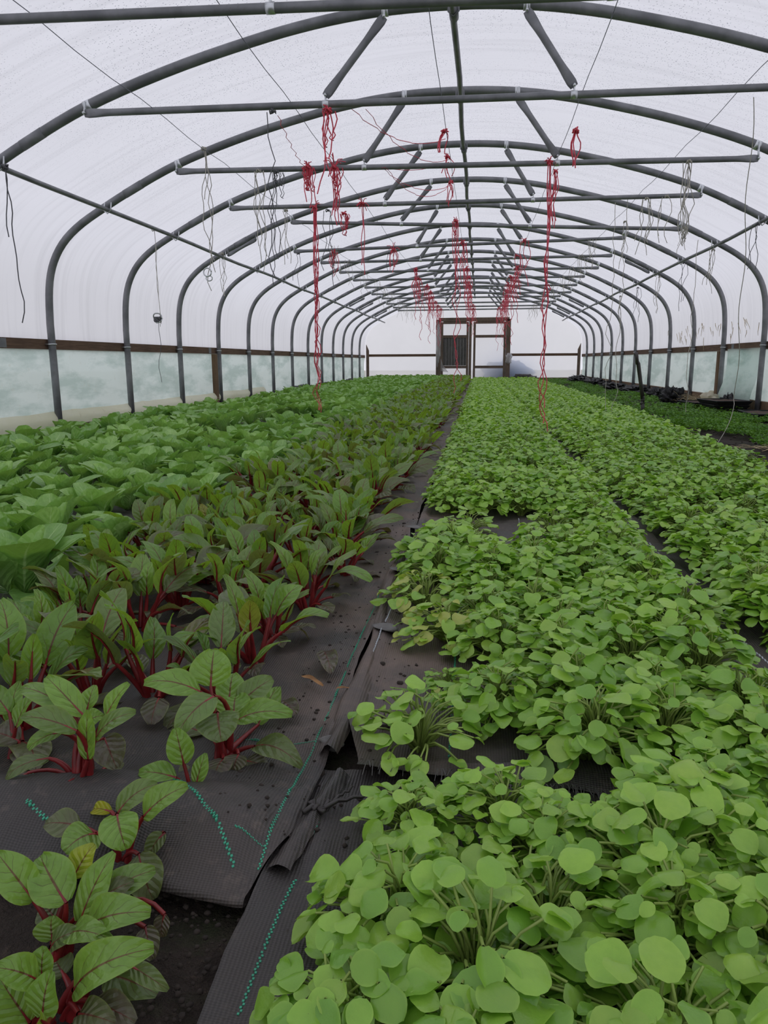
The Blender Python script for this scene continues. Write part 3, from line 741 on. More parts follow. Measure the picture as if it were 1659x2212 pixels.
a, b = pix(1628, 210, Y0-0.085), pix(1588, 860, 6.2); c = ground(1545, 965, 0.0)
for i in range(31):
    s = i/30; pts.append((a.lerp(b, s) + Vector((0.012*math.sin(s*17), 0.0, 0)) - q0))
for i in range(1, 9): s = i/8; pts.append(b.lerp(c, s) + Vector((0.03*math.sin(PI*s), 0, 0)) - q0)
mb.tube(pts, 0.0026, 4, caps=False); mb.obj('strand', M['pale_twine'], t)
for px, yb, lab in ((1305, 886, 'pale string hanging to the carrot bed, left of the fork'), (1330, 890, 'second pale string hanging beside it to the carrot bed'), (1480, 890, 'pale string ending above the carrot bed near the trays')):
    g = ground(px, yb, 0.12); mb = MB(); L = TZ-0.14 if px < 1400 else 1.7
    strand(mb, (0, 0, 0), L, 0.0028, 0.03); o = mb.obj('hanging_string', M['pale_twine']); o.location = (g.x, g.y, 0.12+L); tag(o, lab, 'string')

# ------------------------------------------------------------------ landscape fabric
def sm(a, b, x): t = max(0, min(1, (x-a)/(b-a))); return t*t*(3-2*t)
def wr(x, y, k=1.0):
    return k*(0.012*abs(noise.noise((x*5, y*2.2, 0))) + 0.008*(1-abs(noise.noise((x*9+y*3, y*7-x*4, 2)))*2)**3*0.6 + 0.006*noise.noise((x*13, y*9, 2)) + 0.004*noise.noise((x*30, y*24, 4)))
def left_z(x, y):
    z = 0.012 + wr(x, y, 1.1)
    lump = math.exp(-((y-0.875)/0.085)**2)*sm(-0.235, -0.30, x)
    fold = 0.5+0.5*math.sin((x*9 - y*14) + 2.5*noise.noise((x*4, y*4, 1)))
    z += lump*(0.042 + 0.018*fold)
    z += 0.010*math.exp(-((y-1.0-0.5*(x+0.4))/0.03)**2)*sm(-0.25, -0.32, x)
    edge = math.exp(-((x+0.245)/0.016)**2)*(0.010+0.008*noise.noise((y*4, 1, 1))); z += max(0, edge)
    return max(z, 0.006)
def left_edge(y): return -0.237 + 0.010*noise.noise((y*2.3, 0, 6)) - 0.03*sm(0.95, 0.78, y)
def front_y(x): return 0.775 + 0.02*math.sin(x*7) - 0.03*sm(-0.45, -0.70, x)
mb = MB()
us = [1-(1-i/90)**1.6 for i in range(91)]
ys = [None]*4 + lin(0.0, 0.4, 26)[0:] + lin(0.42, 2.2, 60) + [2.3+0.14*i+0.0035*i*i*1.6 for i in range(1, 64)]
ys = [v for v in ys if v is None or v + 0.8 < YEND-0.05]
rows = []
roll = [(0.035, -0.045), (0.012, -0.030), (-0.006, -0.012), (-0.006, 0.0)]
for j, yy in enumerate(ys):
    row = []
    for u in us:
        xr = left_edge(0.8 if yy is None else yy+0.8); x = xr + (-3.62-xr)*(1-(1-u)**1.0)**1.9
        f = front_y(x)
        if yy is None:
            dy, dz = roll[j]; zt = left_z(x, f)
            z = [0.006, zt*0.28, zt*0.66, zt*0.93][j]; y = f + [0.03, 0.0, -0.012, -0.006][j]
        else:
            y = f + yy; z = left_z(x, y)
        row.append(mb.vert((x, y, z), (x, y)))
    rows.append(row)
for a, b in zip(rows[:-1], rows[1:]):
    for i in range(len(us)-1): mb.face((a[i], b[i], b[i+1], a[i+1]))
lf = thing('landscape_fabric', 'black woven fabric under the chard and lettuces, its front edge rolled', 'ground fabric', (0, 0, 0))
mb.obj('woven_sheet', M['fabric_dirty'], lf)

def thread(parent, path, zf, mat, w=0.0022, step=0.006, duty=0.62):
    step *= 0.62; w *= 0.5
    """stitched marker line laid along a ground path"""
    mb = MB(); s = 0; k = 0
    for (x0, y0), (x1, y1) in zip(path[:-1], path[1:]):
        L = math.hypot(x1-x0, y1-y0); n = max(1, int(L/step)); dx, dy = (x1-x0)/L, (y1-y0)/L
        for i in range(n):
            k += 1; t0 = i*step; t1 = t0+step*duty; o = w*0.75*(1 if k % 2 else -1)
            q = []
            for t, e in ((t0, -w), (t1, -w), (t1, w), (t0, w)):
                x = x0+dx*t - dy*(e+o); y = y0+dy*t + dx*(e+o); q.append((x, y, zf(x, y)))
            b0 = [mb.vert((p[0], p[1], p[2]+0.0012)) for p in q]; b1 = [mb.vert((p[0], p[1], p[2]-0.003)) for p in q]
            mb.face(b0); mb.face(b1[::-1])
            for a in range(4): mb.face((b0[a], b1[a], b1[(a+1) % 4], b0[(a+1) % 4]))
    return mb.obj('marker_line', M[mat], parent, False)
gp = lambda *P: [tuple(ground(x, y, 0.03)[:2]) for x, y in P]
thread(lf, [(-0.262, 0.795), (-0.264, 0.9), (-0.266, 1.02), (-0.262, 1.12), (-0.262, 1.3), (-0.262, 1.6), (-0.262, 2.2)], left_z, 'green_thread', step=0.0055)
thread(lf, [(-0.292, 0.79), (-0.33, 0.84), (-0.375, 0.885), (-0.41, 0.92), (-0.47, 0.945)], left_z, 'green_thread', 0.003, 0.006)
thread(lf, [(-0.305, 0.835), (-0.262, 0.828)], left_z, 'green_thread', 0.0012, 0.004)
thread(lf, [(-0.40, 1.13), (-0.33, 1.12), (-0.26, 1.13)], left_z, 'green_thread', 0.001, 0.005)
thread(lf, [(-0.66, 0.90), (-0.60, 0.95), (-0.555, 0.99)], left_z, 'green_thread', 0.0024, 0.006)
thread(lf, [(-0.60, 0.84), (-0.52, 0.80)], left_z, 'green_thread', 0.0035, 0.006)

def right_z(x, y):
    z = 0.010 + wr(x+3, y, 0.9)
    z += 0.014*math.exp(-((x+0.205)/0.016)**2)*sm(0.8, 0.86, y)*sm(1.06, 1.0, y)
    return max(z, 0.004)
nf = thing('landscape_fabric', 'black woven fabric under the nearest salad clumps, green stitched edge', 'ground fabric', (0, 0, 0))
def re(y): return -0.262 + 0.012*noise.noise((y*3, 9, 0))
mb = MB(); rows = []
for y in lin(0.30, 1.06, 46):
    rows.append([mb.vert((re(y) + (0.66-re(y))*i/50, y, right_z(re(y)+(0.66-re(y))*i/50, y)), (0, 0)) for i in range(51)])
for a, b in zip(rows[:-1], rows[1:]):
    for i in range(50): mb.face((a[i], a[i+1], b[i+1], b[i]))
mb.obj('woven_sheet', M['fabric'], nf)
thread(nf, [(-0.225, 0.60), (-0.222, 0.68), (-0.218, 0.76), (-0.215, 0.80)], right_z, 'green_thread', 0.0024, 0.006)
thread(nf, [(-0.21, 0.88), (-0.205, 0.95), (-0.20, 1.0)], right_z, 'green_thread', 0.0014, 0.006)
thread(nf, [(0.02, 0.62), (0.018, 0.75), (0.018, 0.95)], right_z, 'green_thread', 0.0022, 0.006)

def mid_z(x, y):
    z = 0.016 + wr(x+7, y, 0.9)
    z += 0.022*math.exp(-((y-1.055-0.02*math.sin(x*6))/0.022)**2)
    z += 0.012*math.exp(-((x+0.215)/0.014)**2)*(1+noise.noise((y*3, 2, 2)))
    return max(z, 0.008)
mf = thing('landscape_fabric', 'brown-dusted woven fabric under the long salad bed beside the path', 'ground fabric', (0, 0, 0))
def me(y): return -0.228 + 0.012*noise.noise((y*2.3, 4, 0)) + 0.05*sm(1.25, 1.03, y)
mb = MB(); rows = []
yy = lin(1.03, 3.2, 70) + [3.2+0.10*i+0.004*i*i for i in range(1, 66)]
yy = [v for v in yy if v < YEND-0.1]
for y in yy:
    w0, w1 = me(y), 0.645 + 0.015*noise.noise((y*1.5, 8, 0)); rows.append([mb.vert((w0+(w1-w0)*i/48, y, mid_z(w0+(w1-w0)*i/48, y)), (0, 0)) for i in range(49)])
for a, b in zip(rows[:-1], rows[1:]):
    for i in range(48): mb.face((a[i], a[i+1], b[i+1], b[i]))
mb.obj('woven_sheet', M['fabric_dirty'], mf)
mb = MB(); rr = random.Random(3)
for i in range(150):   # frayed front edge
    x = rr.uniform(-0.16, 0.30); p = Vector((x, 1.035, mid_z(x, 1.04)+0.002)); d = Vector((rr.uniform(-0.008, 0.008), -rr.uniform(0.012, 0.032), rr.uniform(-0.012, 0.006)))
    mb.tube([p, p+d*0.5+Vector((0, 0, 0.003)), p+d], 0.0007, 3, caps=False)
mb.obj('frayed_edge', M['fray'], mf)
thread(mf, [(-0.036, 1.10), (-0.037, 1.3), (-0.04, 1.55), (-0.042, 1.9), (-0.045, 2.8)], mid_z, 'green_thread', 0.0022, 0.007)
thread(mf, [(0.15, 1.08), (0.155, 1.5), (0.16, 2.2), (0.17, 3.0)], mid_z, 'white_thread', 0.0018, 0.007)
thread(mf, [(0.615, 1.5), (0.60, 2.2), (0.605, 3.0), (0.62, 4.5)], mid_z, 'white_thread', 0.0026, 0.012, 0.75)
thread(mf, [(-0.218, 1.2), (-0.214, 1.7), (-0.215, 2.2), (-0.218, 2.7)], mid_z, 'white_thread', 0.0016, 0.008)

def rb_z(x, y): return max(0.006, 0.008 + wr(x+11, y, 0.9) + 0.012*math.exp(-((x-0.70)/0.03)**2))
rf = thing('landscape_fabric', 'black woven fabric under the right-hand salad bed', 'ground fabric', (0, 0, 0))
def rl(y): return 0.625 + 0.012*noise.noise((y*2, 14, 0))
def rr_(y): return 1.62 + 0.08*sm(3, 8, y) - 0.1*sm(3.4, 2.0, y) + 0.02*noise.noise((y*1.5, 18, 0))
mb = MB(); rows = []
for y in lin(1.2, 5, 60) + [v for v in [5+0.15*i+0.006*i*i for i in range(1, 60)] if v < YEND-0.1]:
    rows.append([mb.vert((rl(y)+(rr_(y)-rl(y))*i/30, y, rb_z(rl(y)+(rr_(y)-rl(y))*i/30, y)), (0, 0)) for i in range(31)])
for a, b in zip(rows[:-1], rows[1:]):
    for i in range(30): mb.face((a[i], a[i+1], b[i+1], b[i]))
mb.obj('woven_sheet', M['fabric'], rf)
thread(rf, [(1.50, 3.0), (1.54, 3.8), (1.60, 5.0), (1.63, 7.0)], rb_z, 'white_thread', 0.003, 0.02, 0.8)
# overlapping folded hem along the path seam
hf = thing('fabric_fold', 'twisted fabric hem lying along the seam of the central path', 'fabric strip', (0, 0, 0))
mb = MB(); rows = []
for i in range(60):
    s = i/59; y = 1.08+1.65*s; x0 = -0.232+0.012*math.sin(s*8); row = []
    for j in range(9):
        a = j/8; w = 0.032+0.012*math.sin(s*13); row.append(mb.vert((x0+(a-0.5)*w + 0.006*noise.noise((s*12, a*2, 0)), y, 0.026 + 0.013*math.sin(PI*a) + 0.008*noise.noise((s*9, a*3, 2))), (0, 0)))
    rows.append(row)
for a, b in zip(rows[:-1], rows[1:]):
    for j in range(8): mb.face((a[j], a[j+1], b[j+1], b[j]))
mb.obj('woven_strip', M['fabric_dirty'], hf)
hf = thing('fabric_fold', 'folded fabric strip leading down the seam to the bare soil', 'fabric strip', (0, 0, 0))
mb = MB(); rows = []
for i in range(30):
    s = i/29; y = 0.80+0.22*s; x0 = -0.238+0.038*s; row = []
    for j in range(9):
        a = j/8; row.append(mb.vert((x0+(a-0.5)*0.03, y, 0.024 + 0.014*math.sin(PI*a)*(0.5+0.5*s) + 0.004*noise.noise((s*9, a*3, 5))), (0, 0)))
    rows.append(row)
for a, b in zip(rows[:-1], rows[1:]):
    for j in range(8): mb.face((a[j], a[j+1], b[j+1], b[j]))
mb.obj('woven_strip', M['fabric_dirty'], hf)

# ------------------------------------------------------------------ leaves and plants
def bez(a, b, c, t): return a*((1-t)**2) + b*(2*t*(1-t)) + c*(t*t)
def sm_(a, b, x):
    t = max(0, min(1, (x-a)/(b-a))); return t*t*(3-2*t)
def blade(mb, p, q, width, up, arch=0.15, cup=0.25, wave=0.0, nl=8, nw=2, shape='oval', tint=(0, 0.5, 0), ph=0.0, tipcurl=0.0, mi=0, twist=0.0):
    p, q, up = Vector(p), Vector(q), Vector(up); d = q-p; L = d.length
    side = d.cross(up)
    if side.length < 1e-6: side = d.orthogonal()
    side.normalize(); nrm = side.cross(d).normalized()
    if nrm.dot(up) < 0: nrm.negate(); 
    c = p + d*0.5 + nrm*(arch*L*2)
    rows = []
    for i in range(nl+1):
        t = i/nl if shape != 'ob' else 1-(1-i/nl)**1.7; P = bez(p, c, q, t); T = ((c-p)*(1-t) + (q-c)*t).normalized(); N = side.cross(T).normalized()
        if N.dot(nrm) < 0: N.negate()
        if shape == 'oval': w = (math.sin(PI*min(1, 0.06+0.90*t**0.85)))**0.75
        elif shape == 'round': w = math.sin(PI*(0.04+0.93*t**0.92))**0.62
        elif shape == 'ob': w = 0.16 + 0.84*sm_(0.05, 0.62, t) if t < 0.72 else max(0.0, 1-((t-0.72)/0.31)**2)**0.5
        else: w = math.sin(PI*t)
        if tipcurl: P = P - N*(tipcurl*L*max(0, t-0.55)**2)
        S2 = side
        if twist: S2 = (side*math.cos(twist*t) + N*math.sin(twist*t)); N = S2.cross(T).normalized()*(1 if (S2.cross(T)).dot(N) > 0 else -1)
        row = []
        for j in range(-nw, nw+1):
            s = j/nw; hw = width*0.5*w
            zz = cup*hw*(s*s) + wave*width*math.sin(t*9+ph+s*2.0)*abs(s)**1.5
            row.append(mb.vert(P + S2*(s*hw*(1-0.12*abs(cup)*s*s)) + N*zz, (0.5+0.5*s, t), tint))
        rows.append(row)
    for a, b in zip(rows[:-1], rows[1:]):
        for j in range(2*nw): mb.face((a[j], a[j+1], b[j+1], b[j]), mi)
    return c, nrm

def stalk(mb, root, base, nxt, r0, r1, n=5, k=5, mi=0, c=(0, 0, 0)):
    """petiole from root to blade base, arriving in the blade's direction"""
    root, base = Vector(root), Vector(base); d = base-root; L = d.length
    ctl = base - (Vector(nxt)-base).normalized()*L*0.45
    ctl = ctl*0.6 + (root + Vector((0, 0, L*0.55)))*0.4
    mb.tube([bez(root, ctl, base, i/k) for i in range(k+1)], [r0+(r1-r0)*i/k for i in range(k+1)], n, mi, caps=False, c=c)

def claytonia(rnd, n, R, H, lsz, yellow=0.0, hi=True, bare=0.0):
    lv, st = MB(), MB()
    for i in range(n):
        a = rnd.uniform(0, 2*PI); rr = R*math.sqrt(rnd.uniform(0.02, 1)); 
        h = H*(1.05-0.62*(rr/R)**2)*rnd.uniform(0.62, 1.08)
        rad = Vector((math.cos(a), math.sin(a), 0)); sz = lsz*rnd.choice((0.55, 0.75, 0.9, 1.0, 1.0, 1.15, 1.3))
        b = rad*(rr - sz*0.5) + Vector((0, 0, max(0.015, h)))
        a2 = a + rnd.uniform(-0.9, 0.9); tl = rnd.uniform(-0.55, 0.35) - 0.25*(rr/R)
        dr = Vector((math.cos(a2)*math.cos(tl), math.sin(a2)*math.cos(tl), math.sin(tl)))
        up = Vector((rnd.uniform(-0.45, 0.45), rnd.uniform(-0.45, 0.45), 1)) + rad*0.25
        ye = 1.0 if rnd.random() < yellow else (rnd.random()**3)*0.25
        blade(lv, b, b+dr*sz, sz*rnd.uniform(0.82, 1.05), up, rnd.uniform(-0.04, 0.12), rnd.uniform(-0.42, 0.42), 0.04, 8 if hi else 3, 3 if hi else 1, 'round', (ye, rnd.random(), 0), rnd.uniform(0, 6), 0.4 if rnd.random() < .35 else 0)
        root = rad*(0.012*rnd.random()) + Vector((0, 0, 0.0))
        stalk(st, root, b, b+dr*sz, 0.0020, 0.0014, 4 if hi else 3, 4 if hi else 2)
    return lv, st

def chard(rnd, n=9, S=1.0, hi=True, low=3):
    lv, st = MB(), MB()
    for i in range(n+low):
        old = i >= n; a = 2.4*i + rnd.uniform(-0.5, 0.5)
        rad = Vector((math.cos(a), math.sin(a), 0))
        if old:
            el = rnd.uniform(0.15, 0.5); pl = S*rnd.uniform(0.04, 0.08); L = S*rnd.uniform(0.06, 0.09); el2 = -rnd.uniform(0.1, 0.7); tint = (rnd.uniform(0.75, 1), 0.3, 0); wd = 0.62
        else:
            f = i/n; el = 1.35-0.65*f+rnd.uniform(-0.1, 0.15); pl = S*rnd.uniform(0.07, 0.115)*(0.75+0.25*f); L = S*rnd.uniform(0.085, 0.13)*(0.7+0.4*f)
            el2 = el - rnd.uniform(0.0, 0.65)*(0.3+f); tint = (max(0, rnd.uniform(-0.3, 1.1))*f**0.8, rnd.random(), 0.7 if rnd.random() < 0.02 else 0); wd = rnd.uniform(0.42, 0.56)
        root = rad*0.012*S
        b = root + rad*math.cos(el)*pl + Vector((0, 0, math.sin(el)*pl)); b.z = max(b.z, 0.012)
        q = b + rad*math.cos(el2)*L + Vector((0, 0, math.sin(el2)*L)) + Vector((rnd.uniform(-1, 1), rnd.uniform(-1, 1), 0))*0.015*S
        q.z = max(q.z, 0.012)
        up = Vector((0, 0, 1)) - rad*(0.6 if el2 > 0.5 else 0.0) + Vector((rnd.uniform(-.4, .4), rnd.uniform(-.4, .4), 0))
        c, nr = blade(lv, b, q, L*wd, up, rnd.uniform(0.06, 0.17), rnd.uniform(-0.1, 0.35), 0.06, 9 if hi else 4, 3 if hi else 1, 'oval', tint, rnd.uniform(0, 6), rnd.uniform(0, 0.6), twist=rnd.uniform(-0.5, 0.5))
        stalk(st, root, b, c, 0.0058*S if not old else 0.003*S, 0.0030*S, 6 if hi else 3, 5 if hi else 2)
        if hi:
            st.tube([bez(b, c, q, t)-nr*0.0016 for t in (0, 0.2, 0.4, 0.6)], [0.0028*S, 0.0022*S, 0.0014*S, 0.0007], 5, caps=False)
    return lv, st

def lettuce(rnd, S=1.0, n=15, hi=True):
    out, hrt = MB(), MB()
    for i in range(n):
        f = 1 - i/n; a = 2.4*i + rnd.uniform(-0.3, 0.3); rad = Vector((math.cos(a), math.sin(a), 0))
        el = 0.62 + 0.80*(1-f)**0.7 + rnd.uniform(-0.22, 0.22); L = S*(0.135+0.05*f)*rnd.uniform(0.82, 1.12)
        if i < 3: el = rnd.uniform(0.12, 0.4)
        b = rad*0.010 + Vector((0, 0, 0.008+0.012*(1-f)))
        q = b + rad*math.cos(el)*L + Vector((0, 0, math.sin(el)*L))
        up = Vector((0, 0, 1)) - rad*math.tan(min(1.2, el))*0.8
        mbx = out if f > 0.42 else hrt
        blade(mbx, b, q, L*rnd.uniform(0.58, 0.80), up, -0.07-0.03*(1-f) + (0.12 if i < 3 else 0.0), 0.38+0.25*(1-f), 0.085, (9 if hi is True else 6) if hi else 4, (3 if hi is True else 2) if hi else 1, 'ob', (0, 0.35+0.5*(1-f)*rnd.random()+0.25*rnd.random(), 0), rnd.uniform(0, 6), rnd.uniform(0.6, 3.0)*(0.3+f))
    return out, hrt

# ---- beds: candidates, visibility and copies
def visible(x, y, ztop=0.14, mx=70):
    a = proj((x, y, ztop)); b = proj((x, y, 0.0))
    if a is None: return False
    mx = max(40, 0.13*FPX/a[2])
    return -mx < a[0] < 1659+mx and a[1] < 2212+0.06*FPX/a[2]
def rows_of(xs, y0, step, rnd, jx, jy, skip=None, stop=YEND-0.5):
    out = []
    for ri, x in enumerate(xs):
        y = y0 + rnd.uniform(0, step*0.6)
        while y < stop:
            px, py = x + rnd.uniform(-jx, jx), y + rnd.uniform(-jy, jy)
            if not (skip and skip(px, py, rnd)): out.append((ri, px, py))
            y += step
    return out
def pick(cands, cap, ztop=0.14):
    c = sorted((p for p in cands if visible(p[1], p[2], ztop)), key=lambda p: p[2])
    return c[:cap], c[cap:]
def number(ind):
    cnt = {}; out = []
    for ri, x, y in ind:
        cnt[ri] = cnt.get(ri, 0)+1; out.append((ri, x, y, cnt[ri]))
    return out

def make_variants(fn, mats, names, tag_):
    v = []
    for a, b in fn: v.append((a, b, a.data(tag_+'_'+names[0], mats[0]), b.data(tag_+'_'+names[1], mats[1])))
    return v
def joined(a, b, mats, nm):
    mb = MB(); I = Matrix.Identity(4); mb.merge(a, I, 0); mb.merge(b, I, 1); return mb.data(nm, mats)

def place(kind, cat, var, lo, names, x, y, z, rz, sc, label, group, parts, tilt=(0, 0), vi=0):
    if parts:
        o = thing(kind, label, cat, (x, y, z), rz, group); o.scale = (sc, sc, sc)
        o.rotation_euler = (tilt[0], tilt[1], rz)
        for d, nm in ((var[vi][2], names[0]), (var[vi][3], names[1])): link(nm, d, o)
    else:
        o = link(kind, lo[vi % len(lo)]); o.location = (x, y, z); o.rotation_euler = (tilt[0], tilt[1], rz); o.scale = (sc, sc, sc)
        tag(o, label, cat, group)
    return o

# round-leaved salad (two beds)
rnd = random.Random(77)
cl_var = make_variants([claytonia(random.Random(s), 110, 0.112, 0.118, 0.032) for s in range(7)], (M['clay_leaf'], M['clay_stem']), ('foliage', 'stems'), 'salad')
cl_sparse = make_variants([claytonia(random.Random(90+s), 60, 0.11, 0.085, 0.030, yellow=y) for s, y in ((0, 0.08), (1, 0.45))], (M['clay_leaf'], M['clay_stem']), ('foliage', 'stems'), 'sparse_salad')
cl_lo_src = [claytonia(random.Random(40+s), 74, 0.118, 0.11, 0.036, hi=False) for s in range(5)]
cl_lo = [joined(a, b, [M['clay_leaf'], M['clay_stem']], 'salad_clump_small') for a, b in cl_lo_src]
SPARSE = [(-0.085, 1.13, 0), (-0.06, 1.62, 1), (-0.13, 1.85, 1), (0.085, 0.72, 0), (0.28, 2.72, 0), (-0.03, 2.66, 0), (0.88, 2.95, 0), (1.08, 3.1, 0), (-0.05, 1.37, 0)]
SPLAB = ['sparse spreading salad plant alone on bare fabric beside the path', 'yellowing flattened salad plant at the path edge of the long bed', 'wilted yellow-green salad plant spilling towards the path seam',
         'sparse brown-stemmed salad clump in the gap low in the near bed', 'thin salad plant flat on the bare patch in the middle bed', 'thin salad plant at the front left of the bare patch',
         'pale sparse salad plant in the right bed beyond the gap', 'second pale sparse salad plant in the right bed beyond the gap', 'tiny salad seedling at the edge of the torn planting hole']
def skip_c(x, y, r):
    for sx, sy, _ in SPARSE:
        if math.hypot(x-sx, y-sy) < 0.105: return True
    if x < 0.21 and 0.95 < y < 1.09: return True
    if x < 0.02 and 1.2 < y < 1.5: return True
    if -0.25 < x < 0.36 and 2.42 < y < 2.98: return True
    if 0.85 < x < 1.15 and 2.85 < y < 3.25: return True
    return r.random() < 0.015
bed1 = rows_of([-0.11, 0.03, 0.17, 0.31, 0.45], 0.34, 0.15, rnd, 0.025, 0.025, skip_c)
bed1 = [(r, x+(0.035 if r == 0 and y < 1.0 else 0), y) for r, x, y in bed1 if not (r == 0 and y < 0.5)]
for e in ((0, -0.145, 0.555), (2, 0.20, 0.60), (3, 0.30, 0.68), (3, 0.33, 0.56), (2, 0.21, 0.80), (2, 0.215, 0.70), (1, 0.045, 0.90), (2, 0.15, 0.915), (1, 0.09, 0.84), (3, 0.28, 0.90), (3, 0.30, 0.78)):
    if all(math.hypot(e[1]-x, e[2]-y) > 0.06 for r, x, y in bed1): bed1.append(e)
bed2 = rows_of([0.73, 0.89, 1.05, 1.21, 1.37, 1.52], 1.15, 0.155, rnd, 0.03, 0.03, skip_c)
bed2 = [(r+5, x + (0.0 if y < 5 else 0.045*(r-1)*min(1, (y-5)/4)), y) for r, x, y in bed2 if r < 5 or y > 4.3]
ROWN = ['first row right of the path', 'second row right of the path', 'third row right of the path', 'fourth row right of the path', 'row left of the black gap',
        'first row right of the black gap', 'second row right of the black gap', 'third row right of the black gap', 'fourth row right of the black gap', 'fifth row right of the black gap', 'row beside the bare soil strip']
ind, far = pick(bed1+bed2, 291)
for ri, x, y, n in number(ind):
    near = y < 3.6
    sc = rnd.uniform(0.92, 1.15) * (0.8 if 0.82 < y < 1.0 and x < 0.25 else 1.0)
    place('salad_clump', 'salad plant', cl_var, cl_lo, ('foliage', 'stem_cluster'), x, y, 0.012, rnd.uniform(0, 6.28), sc,
          'salad clump, %s from the front, %s' % (ordw(n), ROWN[ri]), 'round-leaved salad clumps in the %s bed' % ('middle' if ri < 5 else 'right'), near,
          (rnd.uniform(-.12, .12), rnd.uniform(-.12, .12)), rnd.randrange(7))
for (x, y, k), lab in zip(SPARSE, SPLAB):
    sc = 1.15 if 'tiny' not in lab else 0.5
    place('salad_clump', 'salad plant', cl_sparse, None, ('foliage', 'stem_cluster'), x, y, 0.014, rnd.uniform(0, 6.28), sc, lab, None, True, (0, 0), k)
def scatter(name, label, cat, pts, src, mats, zz, sc0, sc1, group=None):
    mb = MB()
    for ri, x, y in pts:
        a, b = src[rnd.randrange(len(src))]; s = rnd.uniform(sc0, sc1)
        Mx = Matrix.Translation((x, y, zz)) @ Matrix.Rotation(rnd.uniform(0, 6.28), 4, 'Z') @ Matrix.Scale(s, 4)
        mb.merge(a, Mx, 0)
        if b is not None: mb.merge(b, Mx, 1)
    return tag(mb.obj(name, mats), label, cat, group, 'stuff')
scatter('salad_crop', 'distant mass of round-leaved green salad filling both beds towards the door', 'salad plants', far,
        [claytonia(random.Random(60+s), 44, 0.125, 0.11, 0.045, hi=False)[:1] + (None,) for s in range(5)], [M['clay_leaf'], M['clay_stem']], 0.012, 0.9, 1.1)

# lettuces
rnd = random.Random(5)
le_var = make_variants([lettuce(random.Random(s), 1.0, 14) for s in range(6)], (M['lettuce_leaf'], M['lettuce_leaf']), ('outer', 'heart'), 'lettuce')
le_lo_src = [lettuce(random.Random(30+s), 1.05, 13, hi=1) for s in range(5)]
le_lo = [joined(a, b, [M['lettuce_leaf'], M['lettuce_leaf']], 'lettuce_small') for a, b in le_lo_src]
def skip_l(x, y, r):
    if -2.25 < x < -1.85 and 5.3 < y < 8.2: return True
    if -1.9 < x < -1.5 and 7.3 < y < 8.2: return True
    return r.random() < 0.03
LX = [-1.23, -1.49, -1.75, -2.01, -2.27, -2.53, -2.79, -3.05, -3.31]
lett = rows_of(LX, 2.12, 0.265, rnd, 0.045, 0.055, skip_l)
LROW = ['row beside the chard'] + ['%s row from the chard' % ordw(i) for i in range(2, 9)] + ['row along the left wall']
lett += [(0, -1.225, 1.80), (1, -1.50, 1.98), (1, -1.41, 2.2)]
ind, far = pick(lett, 300, 0.16)
for ri, x, y, n in number(ind):
    place('lettuce', 'lettuce', le_var, le_lo, ('outer_foliage', 'heart'), x, y, 0.015, rnd.uniform(0, 6.28), (1.25 if y < 1.95 else rnd.uniform(0.74, 1.08)),
          'green lettuce head, %s from the front in the %s' % (ordw(n), LROW[ri]), 'green lettuces in the left bed', y < 4.6, (rnd.uniform(-.15, .15), rnd.uniform(-.15, .15)), rnd.randrange(6))
scatter('lettuce_crop', 'distant mass of green lettuces on the left towards the end wall', 'lettuces', far, [lettuce(random.Random(70+s), 1.1, 10, hi=False) for s in range(4)],
        [M['lettuce_leaf'], M['lettuce_leaf']], 0.012, 0.95, 1.2)

# chard
rnd = random.Random(9)
ch_var = make_variants([chard(random.Random(s), 9+s % 3, 1.0) for s in range(8)], (M['chard_leaf'], M['chard_stalk']), ('foliage', 'stalks'), 'chard')
ch_lo_src = [chard(random.Random(30+s), 8, 1.0, hi=False, low=2) for s in range(5)]
ch_lo = [joined(a, b, [M['chard_leaf'], M['chard_stalk']], 'chard_small') for a, b in ch_lo_src]
CX = [-0.43, -0.60, -0.77, -0.94, -1.09]
CUST = [(-0.58, 0.96), (-0.40, 1.09), (-0.42, 0.97), (-0.66, 1.05)]
cha = rows_of(CX, 1.06, 0.17, rnd, 0.045, 0.05, lambda x, y, r: r.random() < 0.05 or any(math.hypot(x-a, y-b) < 0.13 for a, b in CUST) or (x < -1.0 and (y < 1.45 or r.random() < 0.45)))
CROW = ['first row left of the path', 'second row left of the path', 'third row left of the path', 'fourth row left of the path', 'row beside the lettuces']
ind, far = pick(cha, 292, 0.16)
for ri, x, y, n in number(ind):
    place('chard_plant', 'chard', ch_var, ch_lo, ('foliage', 'stalk_cluster'), x, y, 0.016, rnd.uniform(0, 6.28), rnd.uniform(0.92, 1.22)*(1.0 if y < 3 else 1.08),
          'red-stalked chard, %s from the front, %s' % (ordw(n), CROW[ri]), 'red-stalked chard in the bed left of the path', y < 3.8, (rnd.uniform(-.15, .15), rnd.uniform(-.15, .15)), rnd.randrange(8))
scatter('chard_crop', 'distant mass of dull green chard beside the path towards the door', 'chard plants', far, [chard(random.Random(80+s), 7, 1.15, hi=False, low=3) for s in range(4)],
        [M['chard_leaf'], M['chard_stalk']], 0.012, 0.95, 1.15)

